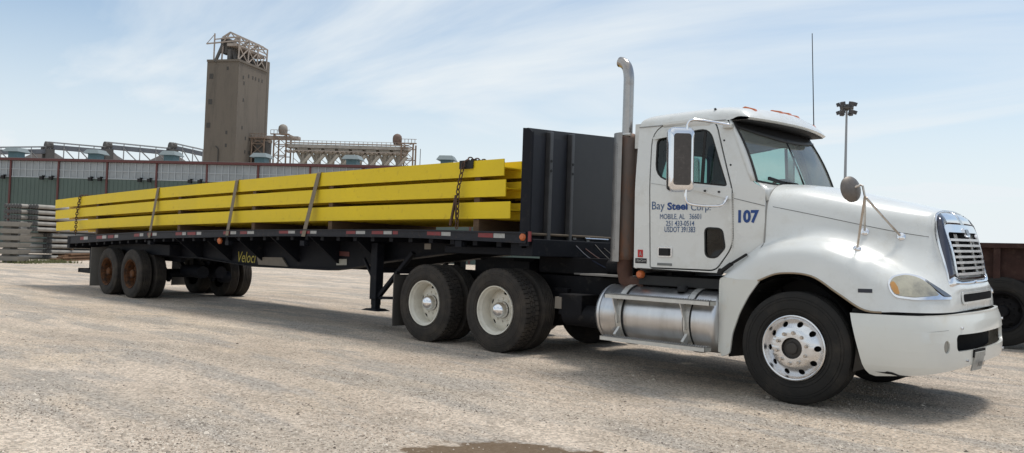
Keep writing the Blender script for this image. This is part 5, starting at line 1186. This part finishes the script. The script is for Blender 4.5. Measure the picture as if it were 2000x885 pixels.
m = MB(); m.box((-3.8, -.42, 1.03), (-2.3, .42, 1.24)); m.box((-2.9, .5, .9), (-2.2, 1.2, 1.34)); m.box((-3.0, .45, .7), (-2.0, 1.15, 1.18)); m.box((-1.92, -.6, 1.2), (-2.1, .6, 1.4)); m.box((-2.35, -.55, 1.06), (-2.05, -.1, 1.32)); m.tube([(-2.6, -.5, 1.14), (-2.2, -.5, 1.14)], .1, 14); m.build('equipment_box', M_FRAME, trk, bevel=.01)
# cab underside
m = MB(); m.box((-1.87, -.98, .98), (-.45, .98, 1.08)); m.box((-1.7, -.6, .7), (-.4, .6, 1.0)); m.build('cab_floor', M_SEAL, trk)
# mud flap
for sgn in (-1, 1):
    m = MB(); a = S(774, 536, -1.2); b = S(774, 637, -1.2); m.box((a.x-.01, sgn*1.24, b.z), (a.x+.012, sgn*.66, a.z)); m.build('mud_flap', M_FLAP, trk)
    m = MB(); m.tube([(a.x+.02, sgn*1.22, a.z+.03), (a.x+.02, sgn*.45, a.z+.03)], .02, 8); m.build('flap_bar', M_FRAME, trk)
# wheels
SZ = RAD-.028; DZ = RAD+.036
sw = place(steer_wheel(trk), 0, -1, SZ); sw.rotation_euler = (0, .1, 0)
sw2 = copy_tree(sw, trk); place(sw2, 0, 1, SZ)
dw = place(dual_wheel(trk, M_RIMW, True, True, M_TYRED), -3.82, -1, DZ)
for x, sd in ((-5.14, -1), (-3.82, 1), (-5.14, 1)):
    o = copy_tree(dw, trk); place(o, x, sd, DZ)
    if sd < 0: o.rotation_euler = (0, 1.1, 0)
# tilt of the suspended body (it leans a little towards the near side)
piv = Vector((0, -1.2, .9)); TM = Matrix.Translation(piv) @ Matrix.Rotation(math.radians(1.3), 4, 'X') @ Matrix.Translation(-piv)
for o in body_parts:
    o.matrix_local = TM @ Matrix.LocRotScale(o.location, o.rotation_euler, o.scale)

# ================================================================== TRAILER
trl = empty('flatbed_trailer', (0, 0, 0)); tag(trl, 'long black flatbed trailer with red and white reflective rail and bulkhead', 'trailer')
top_px = [(135, 461), (290, 452), (440, 449), (559, 448), (802, 448), (1022, 453)]; bot_px = [(133, 476), (290, 466), (440, 463), (559, 461), (802, 464), (1040, 476)]
topl = [(S(a, b, -1.26).x, S(a, b, -1.26).z) for a, b in top_px]; botl = [(S(a, b, -1.26).x, S(a, b, -1.26).z) for a, b in bot_px]
def lin(tab, x):
    tab = sorted(tab)
    if x <= tab[0][0]: (a, ya), (b, yb) = tab[0], tab[1]
    elif x >= tab[-1][0]: (a, ya), (b, yb) = tab[-2], tab[-1]
    else:
        for (a, ya), (b, yb) in zip(tab, tab[1:]):
            if x <= b: break
    return ya+(yb-ya)*(x-a)/(b-a)
XR, XF = -18.0, -3.30
def zt(x): return lin(topl, x)
def zb(x): return lin(botl, x)
xs_t = [XR+(XF-XR)*k/24 for k in range(25)]
for sgn in (-1, 1):
    m = MB()
    for a, b in zip(xs_t, xs_t[1:]):
        def sec(x, y0, y1, za, zb_): return [(x, y0, za), (x, y1, za), (x, y1, zb_), (x, y0, zb_)]
        for y0, y1, f0, f1 in ((1.235, 1.26, 0.0, 1.0), (1.20, 1.275, 0.0, .16), (1.19, 1.27, .92, 1.0)):
            za, zb1 = zt(a)-(zt(a)-zb(a))*f0, zt(a)-(zt(a)-zb(a))*f1; zc, zd = zt(b)-(zt(b)-zb(b))*f0, zt(b)-(zt(b)-zb(b))*f1
            m.hexa([(a, sgn*y0, zb1), (b, sgn*y0, zd), (b, sgn*y1, zd), (a, sgn*y1, zb1), (a, sgn*y0, za), (b, sgn*y0, zc), (b, sgn*y1, zc), (a, sgn*y1, za)])
    rl = m.build('side_rail', M_RAIL, trl)
    if sgn < 0: RAIL = rl
m = MB(); m.grid([[(x, -1.235, zt(x)-.02), (x, 0, zt(x)-.015), (x, 1.235, zt(x)-.02)] for x in xs_t]); m.build('deck', pmat('worn_deck_boards', (.12, .095, .07), .85, var=.3, scale=4), trl, solid=.03)
m = MB(); m.box((XR-.02, -1.27, 1.0), (XR+.14, 1.27, 1.26)); m.build('rear_sill', M_TRAIL, trl, bevel=.008)
m = MB(); x = XR+.3
while x < XF: m.box((x, -1.2, zb(x)-.06), (x+.08, 1.2, zt(x)-.04)); x += .42
m.build('cross_member', M_TRAIL, trl)
mainp = sxz([(185, 478), (185, 503), (330, 500), (400, 503), (500, 519), (650, 526), (690, 522), (745, 511), (900, 490), (1000, 486), (1085, 484), (1085, 462)], -.62)
for sgn in (-1, 1):
    m = MB(); m.prism(mainp, sgn*.60, sgn*.64); low = mainp[1:-1]
    for (a, b), (c, d) in zip(low, low[1:]): m.hexa([(a, sgn*.50, b-.02), (c, sgn*.50, d-.02), (c, sgn*.72, d-.02), (a, sgn*.72, b-.02), (a, sgn*.50, b), (c, sgn*.50, d), (c, sgn*.72, d), (a, sgn*.72, b)])
    mbm = m.build('main_beam', M_TRAIL, trl)
    if sgn < 0: BEAM = mbm
# outriggers with diagonal edge under the rail
x = -12.5
while x < -6.0:
    for sgn in (-1, 1):
        m = MB(); m.hexa([(x-.02, sgn*.65, zb(x)-.42), (x+.02, sgn*.65, zb(x)-.42), (x+.02, sgn*.66, zb(x)-.42), (x-.02, sgn*.66, zb(x)-.42), (x-.02, sgn*.65, zb(x)), (x+.02, sgn*.65, zb(x)), (x+.02, sgn*1.22, zb(x)), (x-.02, sgn*1.22, zb(x))]); m.build('outrigger', M_TRAIL, trl)
    x += 1.15
m = MB(); m.box((-5.0, -1.0, 1.24), (XF-.05, 1.0, 1.34)); m.box((-3.60, -1.2, 1.24), (XF+.06, 1.2, 1.45)); m.build('coupler_plate', M_TRAIL, trl, bevel=.01)
# reflective tape
segs = [(157, 164, 'r'), (164, 172, 'w'), (189, 200, 'r'), (200, 208, 'w'), (211, 222, 'r'), (224, 231, 'w'), (262, 272, 'r'), (273, 280, 'w'), (288, 297, 'r'), (298, 306, 'w'), (343, 355, 'r'), (356, 363, 'w'), (366, 382, 'r'), (384, 393, 'w'), (436, 449, 'r'), (450, 461, 'w'), (469, 482, 'r'), (483, 496, 'w'), (545, 563, 'r'), (563, 576, 'w'), (586, 605, 'r'), (606, 618, 'w'), (676, 694, 'r'), (695, 713, 'w'), (726, 748, 'r'), (749, 765, 'w'), (767, 777, 'r'), (834, 861, 'r'), (862, 880, 'w'), (934, 963, 'r'), (964, 986, 'w')]
for a, b, c in segs:
    xa = S(a, 456, -1.262).x; xb = S(b, 456, -1.262).x
    def zz2(x, f): return zt(x)-(zt(x)-zb(x))*f
    for sgn in (-1,):
        m = MB(); m.add([(xa, -1.2625, zz2(xa, .62)), (xb, -1.2625, zz2(xb, .62)), (xb, -1.2625, zz2(xb, .20)), (xa, -1.2625, zz2(xa, .20))], [(0, 1, 2, 3)]); m.build('reflective_tape', M_RED if c == 'r' else M_WHT, RAIL)
for px, py, r_ in ((1020, 463, .045),):
    p = S(px, py, -1.27); m = MB(); m.lathe([(.001, -.03), (.03, -.028), (.045, -.01), (.048, .0)], (p.x, -1.262, p.z), n=18); m.build('side_light', M_AMB, RAIL)
p = S(1034, 462, -1.265); MB().box((p.x-.02, -1.268, p.z-.06), (p.x+.02, -1.25, p.z+.06)).build('red_marker', M_RED, RAIL)
p = S(425, 470, -1.265); MB().lathe([(.001, -.03), (.04, -.02), (.06, .0), (.06, .03)], (p.x, -1.235, p.z), n=10).build('side_light', M_AMB, RAIL)
# tie-down winches under the rail
for px in (150, 291, 443, 590, 895):
    p = S(px, 470, -1.25); m = MB(); m.box((p.x-.06, -1.25, p.z-.08), (p.x+.06, -1.15, p.z+.0)); m.tube([(p.x-.08, -1.2, p.z-.04), (p.x+.08, -1.2, p.z-.04)], .028, 10); m.build('winch', M_TRAIL, RAIL)
# lettering and boards
a = S(463, 514, -.66); b = S(500, 491, -.66); text('Veloci', (S(464, 500, -.66).x, S(499, 500, -.66).x, S(480, 513, -.66).z, S(480, 492, -.66).z), -.648, M_YTXT, BEAM, 0, shear=.25)
bx = sxz([(503, 502), (552, 503), (563, 521), (506, 517)], -.66); m = MB(); m.prism(bx, -.675, -.645); m.build('tan_board', M_TAN, BEAM)
bx = sxz([(656, 506), (676, 506), (676, 518), (656, 518)], -.66); m = MB(); m.prism(bx, -.65, -.642); m.build('data_plate', pmat('plate_cream', (.38, .37, .32), .6), BEAM)
bx = sxz([(652, 490), (681, 492), (681, 501), (652, 499)], -.66); m = MB(); m.prism(bx, -.65, -.642); m.build('warning_label', pmat('dull_red_label', (.12, .04, .035), .6), BEAM)
bx = sxz([(829, 476), (841, 476), (841, 487), (829, 487)], -1.0); m = MB(); m.prism(bx, -1.0, -.99); m.build('tag_plate', M_TAN, BEAM)
# bulkhead
BX = -3.38
def btop(y): return 2.79+.06*(min(y, .75)+1.24)-max(0, y-.75)*.2
m = MB(); 
hz_ = [(-1.24, 1.36), (1.24, 1.36), (1.24, 2.80), (1.0, btop(1.0)), (.75, btop(.75)), (0, btop(0)), (-.6, btop(-.6)), (-1.20, 2.795), (-1.24, 2.77)]
m.prism(hz_, BX-.03, BX+.01, 'x'); BH = m.build('bulkhead', M_BULK, trl, bevel=.006)
m = MB(); m.prism([(BX-.035, 1.36), (BX+.12, 1.36), (BX+.12, 2.73), (BX+.06, 2.78), (BX-.035, 2.79)], -1.25, -1.2415); m.box((BX+.012, -1.24, 1.40), (BX+.10, -1.20, 2.74)); m.build('bulkhead_edge', M_TRAIL, BH)
for y0, y1 in ((-.875, -.815), (-.445, -.39), (.95, 1.03)):
    m = MB(); m.prism([(y0, 1.42), (y1, 1.42), (y1, btop(y1)-.03), (y0, btop(y0)-.03)], BX+.011, BX+.09, 'x'); ps = m.build('bulkhead_post', M_BULKP, BH, bevel=.008)
    for z in (2.42, 2.30): MB().lathe([(.001, .0), (.018, .0), (.018, -.004)], (BX+.095, (y0+y1)/2, z), 'x', 10).build('bolt_hole', M_SEAL, ps)
# recess panel darker between first edge and post
m = MB(); m.box((BX+.011, -1.19, 1.44), (BX+.03, -.90, 2.72)); m.box((BX+.011, -.79, 1.44), (BX+.02, -.47, 2.72)); m.build('recess_panel', pmat('dark_recess', (.014, .015, .021), .6, var=.3), BH)
m = MB(); m.box((BX+.02, -.37, 1.40), (BX+.06, 1.2, 1.53)); m.build('connection_panel', M_RAIL, BH)
for y, z, mt in ((-.33, 1.49, M_WHT), (-.05, 1.47, M_WHT), (.12, 1.50, M_BLUE)): MB().box((BX+.061, y, z-.02), (BX+.066, y+.06, z+.02)).build('label_plate', mt, BH)
m = MB(); m.tube([(BX+.08, -.1, 1.49), (BX+.08, .4, 1.49)], .012, 8); m.build('gladhand', M_ALU, BH)
# landing gear
for sgn in (-1, 1):
    m = MB(); x = -6.62; m.box((x-.075, sgn*.86-.07, .50), (x+.075, sgn*.86+.07, 1.35)); LG = m.build('landing_leg', M_TRAIL, trl, bevel=.01)
    m = MB(); m.box((x-.055, sgn*.86-.05, .42), (x+.055, sgn*.86+.05, .50)); m.box((x-.05, sgn*.86-.045, .36), (x+.05, sgn*.86+.045, .42)); m.build('lower_leg', M_TRAIL, LG)
    m = MB(); m.hexa([(x-.2, sgn*.86-.12, .335), (x+.2, sgn*.86-.12, .335), (x+.2, sgn*.86+.12, .335), (x-.2, sgn*.86+.12, .335), (x-.1, sgn*.86-.1, .365), (x+.1, sgn*.86-.1, .365), (x+.1, sgn*.86+.1, .365), (x-.1, sgn*.86+.1, .365)]); m.build('foot_pad', M_TRAIL, LG)
    m = MB(); m.bar((x+.07, sgn*.86, .55), (x+.75, sgn*.8, 1.22), .07, .05); m.bar((x+.07, sgn*.86, .53), (x+.6, sgn*.8, .55), .04); m.bar((x-.07, sgn*.86, .8), (x-.4, sgn*.8, 1.1), .04); m.build('brace', M_TRAIL, LG)
m = MB(); m.box((-6.65, -.8, .9), (-6.58, .8, .98)); m.build('cross_shaft', M_TRAIL, trl)
# bogie
TZ = RAD+.012
m = MB()
for x in (-14.51, -15.75): m.tube([(x, -.95, .53), (x, .95, .53)], .07, 12)
for sgn in (-1, 1):
    m.box((-16.4, sgn*.5-.05, .82), (-13.6, sgn*.5+.05, 1.0)); m.bar((-14.9, sgn*.5, .95), (-14.2, sgn*.5, .42), .08, .12); m.bar((-16.1, sgn*.5, .95), (-15.4, sgn*.5, .42), .08, .12); m.box((-15.2, sgn*.5-.08, .5), (-15.0, sgn*.5+.08, .9))
    m.tube([(-14.1, sgn*.2, .62), (-13.3, sgn*.2, .62)], .13, 14)
m.box((-16.5, -.9, .95), (-13.4, .9, 1.18))
m.build('bogie', M_TRAIL, trl, bevel=.01)
m = MB(); p = S(430, 541, .3); m.lathe([(.001, -.03), (.11, -.02), (.12, .0), (.12, .2)], (p.x, .3, p.z), n=16); m.build('air_tank', M_TRAIL, trl)
tw = place(dual_wheel(trl, M_RUSTRIM, False, False, M_TYRED), -14.51, -1, TZ)
for x, sd in ((-15.75, -1), (-14.51, 1), (-15.75, 1)):
    o = copy_tree(tw, trl); place(o, x, sd, TZ)
    if sd > 0: o.location.y = 1.36
for sgn in (-1, 1):
    m = MB(); m.box((-16.58, sgn*1.25, .17), (-16.56, sgn*.65, 1.05)); m.build('mud_flap', pmat('pale_flap', (.14, .13, .115), .8), trl)
m = MB(); m.box((-18.0, -1.0, .42), (-17.9, 1.0, .52)); m.box((-18.0, -.75, .5), (-17.9, -.65, 1.05)); m.box((-18.0, .65, .5), (-17.9, .75, 1.05)); m.box((-17.95, -1.0, .42), (-16.6, -.9, .50)); m.build('underride_guard', M_TRAIL, trl)

# ================================================================== LOAD OF BEAMS
def hbeam(L_, h=.212, d=.34):
    m = MB(); tf, tw_ = .014, .010
    m.box((0, 0, 0), (L_, tf, h)); m.box((0, d-tf, 0), (L_, d, h)); m.box((0, tf, h/2-tw_/2), (L_, d-tf, h/2+tw_/2)); return m
lay = [(1.700, 1.405, -3.70, -19.25), (1.980, 1.700, -3.79, -19.50), (2.238, 1.972, -3.83, -19.32)]
lw = ['bottom', 'middle', 'top']; cw = ['nearest the camera', 'second from the near side', 'third from the near side', 'third from the far side', 'second from the far side', 'farthest from the camera']
rb = random.Random(4); proto = None
MIDS = [(1.668, -8.13), (1.940, -8.15), (2.172, -8.17)]
for k, (zf, zr, xf, xr) in enumerate(lay):
    for j in range(6):
        Lb = 15.55
        y0 = -1.12+j*.381
        dxj = 0 if j == 0 else rb.uniform(.10, .36)
        # three-point camber: the beams follow the trailer arch, as photographed
        m = hbeam(Lb)
        n_ = 10; mm = MB()
        for (ya, yb_, za, zb2) in ((0, .014, 0, .212), (.326, .34, 0, .212), (.014, .326, .101, .111)):
            for s_ in range(n_):
                t0, t1 = s_/n_*Lb, (s_+1)/n_*Lb
                def cam_(t): return .055*4*(t/Lb)*(1-t/Lb)
                mm.hexa([(t0, ya, za+cam_(t0)), (t1, ya, za+cam_(t1)), (t1, yb_, za+cam_(t1)), (t0, yb_, za+cam_(t0)), (t0, ya, zb2+cam_(t0)), (t1, ya, zb2+cam_(t1)), (t1, yb_, zb2+cam_(t1)), (t0, yb_, zb2+cam_(t0))])
        if proto is None: proto = mm.build('steel_beam', M_YEL, weld=True); o = proto
        else: o = proto.copy(); col.objects.link(o)
        o.location = (xf-Lb+dxj, y0, zr+(zf-zr)*0.0); o.rotation_euler = (0, -math.atan2(zf-zr, xf-xr), 0)
        tag(o, 'yellow steel beam in the %s layer of the load, %s' % (lw[k], cw[j]), 'steel beam', 'yellow steel beams stacked on the trailer')
# dunnage blocks between layers
db = None
for k in range(3):
    for i, px in enumerate((905, 620, 470, 325, 165)):
        x = S(px+25, 400, -1.1).x; zf, zr, xf, xr = lay[k]; tt = (x-xr)/(xf-xr)
        zbm = zr+(zf-zr)*tt+.055*4*tt*(1-tt)
        lo = (zt(x)-.005) if k == 0 else (lay[k-1][1]+(lay[k-1][0]-lay[k-1][1])*tt+.212+.055*4*tt*(1-tt))
        h = zbm-lo-.002
        m = MB(); m.box((-.05, -1.09, 0), (.05, 1.09, 1.0)); 
        if db is None: db = m.build('timber_block', M_WOOD); o = db
        else: o = db.copy(); col.objects.link(o)
        o.location = (x, 0, lo+.001); o.scale = (1, 1, max(h, .012))
        tag(o, 'brown timber spacer under the %s beam layer, beside the %s' % (lw[k], ['front chain', 'foremost strap', 'middle strap', 'rearmost strap', 'rear chain'][i]), 'spacer', 'timber spacers in the beam load')
# straps
def load_top(x):
    zf, zr, xf, xr = lay[2]; tt = (x-xr)/(xf-xr); return zr+(zf-zr)*tt+.212+.055*4*tt*(1-tt)
for i, (tp_, bt_) in enumerate((((309, 373), (291, 464)), ((463, 358), (443, 460)), ((623, 345), (592, 462)))):
    T1 = S(tp_[0], tp_[1], -1.13); B1 = S(bt_[0], bt_[1], -1.285); xt_ = T1.x; zz3 = load_top(xt_)+.012; hw = .05
    path = [(B1.x, -1.285, B1.z), (xt_, -1.135, zz3-.02), (xt_, -1.12, zz3), (xt_, 1.17, zz3), (xt_, 1.19, zz3-.02), (B1.x, 1.285, B1.z)]
    m = MB(); m.grid([[(x-hw, y, z) for x, y, z in path], [(x+hw, y, z) for x, y, z in path]], False)
    tag(m.build('tie_down_strap', M_STRAP, solid=.006), 'flat tan webbing strap over the yellow beams, %s' % ['nearest the trailer wheels', 'middle of the three straps', 'foremost of the three straps'][i], 'strap', 'webbing straps over the load')
def chain(name, pts, label, r_=.020, wire=.0065):
    m = MB(); tot = 0; P_ = [Vector(p) for p in pts]; k = 0
    for a, b in zip(P_, P_[1:]):
        d = b-a; L_ = d.length; d.normalize(); n_ = max(1, int(L_/.062)); s_ = d.cross(Vector((0, 0, 1)) if abs(d.z) < .9 else Vector((1, 0, 0))).normalized(); t_ = d.cross(s_)
        for i in range(n_):
            c = a+d*(L_*(i+.5)/n_); e = s_ if k % 2 else t_; k += 1; ring = []
            for q in range(13):
                an = 2*PI*q/12; ring.append(c+d*(.042*math.cos(an))+e*(r_*math.sin(an)))
            m.tube(ring, wire, 5, False)
    o = m.build(name, M_CHAIN); tag(o, label, 'chain', 'load chains'); return o
T1 = S(157, 388, -1.14); B1 = S(148, 458, -1.28); x = T1.x; lt = load_top(x)+.03
chain('load_chain', [(B1.x, -1.29, B1.z), (x-.1, -1.17, (B1.z+lt)/2), (x, -1.15, lt-.03), (x, -1.1, lt), (x, 1.17, lt), (x, 1.29, B1.z)], 'rusty chain over the rear end of the yellow beams', .026, .010)
T1 = S(910, 322, -1.15); B1 = S(893, 446, -1.28); x = T1.x; lt = load_top(x)+.035
chain('load_chain', [(B1.x, -1.29, B1.z), (x-.08, -1.2, (B1.z+lt)/2+.05), (x-.02, -1.17, lt-.05), (x, -1.1, lt), (x, 1.17, lt), (x, 1.29, B1.z)], 'rusty chain over the front end of the yellow beams, near the bulkhead', .024, .009)
m = MB(); x2 = x-.06; m.tube([(x2-.05, -1.2, 2.0), (x2-.10, -1.24, 1.6)], .02, 8); m.tube([(x2-.04, -1.21, 1.95), (x2-.02, -1.22, 1.7)], .014, 6); tag(m.build('chain_binder', M_CHAIN), 'rusty lever binder hanging in the front chain beside the beams', 'chain binder')
zc = load_top(x)
m = MB(); m.box((x-.13, -1.145, zc-.10), (x+.12, -1.13, zc+.012)); m.box((x-.13, -1.13, zc+.004), (x+.12, -.95, zc+.014)); 
tag(m.build('edge_protector', M_SEAL), 'black edge protector under the front chain on the top beam', 'edge protector')

# ================================================================== RUSTY TRAILER AT THE RIGHT EDGE
RY = 6.9; ztop = S(1935, 477, RY+.1).z
rt = empty('rusty_trailer', (0, RY, 0)); tag(rt, 'rusty brown open steel trailer parked beyond the white truck, cut by the right edge', 'trailer')
mr_ = pmat('rusted_plate', (.042, .022, .019), .85, spec=.2, var=.5, scale=3, c2=(.065, .04, .032), thr=(.5, .7), s2=7)
def rloc(m): m.v = [(x, y-RY, z) for x, y, z in m.v]; return m
m = MB(); m.box((-.8, RY+.1, 1.12), (5.5, RY+.16, ztop)); m.box((-.8, RY+2.3, 1.12), (5.5, RY+2.36, ztop)); m.box((-.8, RY+.1, 1.12), (-.74, RY+2.3, ztop)); m.box((-.8, RY+.1, 1.06), (5.5, RY+2.3, 1.12)); rloc(m).build('box_body', mr_, rt)
x = -.75
while x < 5.4: m = MB(); m.box((x, RY+.02, 1.0), (x+.1, RY+.11, ztop-.02)); rloc(m).build('stake', mr_, rt); x += .62
m = MB(); m.box((-.82, RY, ztop-.06), (5.5, RY+.14, ztop+.02)); rloc(m).build('top_rail', mr_, rt)
m = MB(); m.box((-.7, RY+.2, .8), (5.5, RY+.35, 1.06)); m.box((-.7, RY+2.0, .8), (5.5, RY+2.15, 1.06)); m.box((-.85, RY+.05, .95), (5.5, RY+.15, 1.1)); m.box((-.7, RY+.5, .55), (1.5, RY+1.9, 1.05)); rloc(m).build('underframe', M_FRAME, rt)
q = dual_wheel(rt, M_FRAME, False, False, M_TYRE); q.location = (.0, 0, RAD+.05); q.scale = (1.1, 1, 1.1)
q2 = copy_tree(q, rt); q2.location = (1.35, 0, RAD+.05)
m = MB(); m.tube([(.0, RY+.1, .57), (.0, RY+2.3, .57)], .07, 10); m.tube([(1.35, RY+.1, .57), (1.35, RY+2.3, .57)], .07, 10); rloc(m).build('axle', M_FRAME, rt)
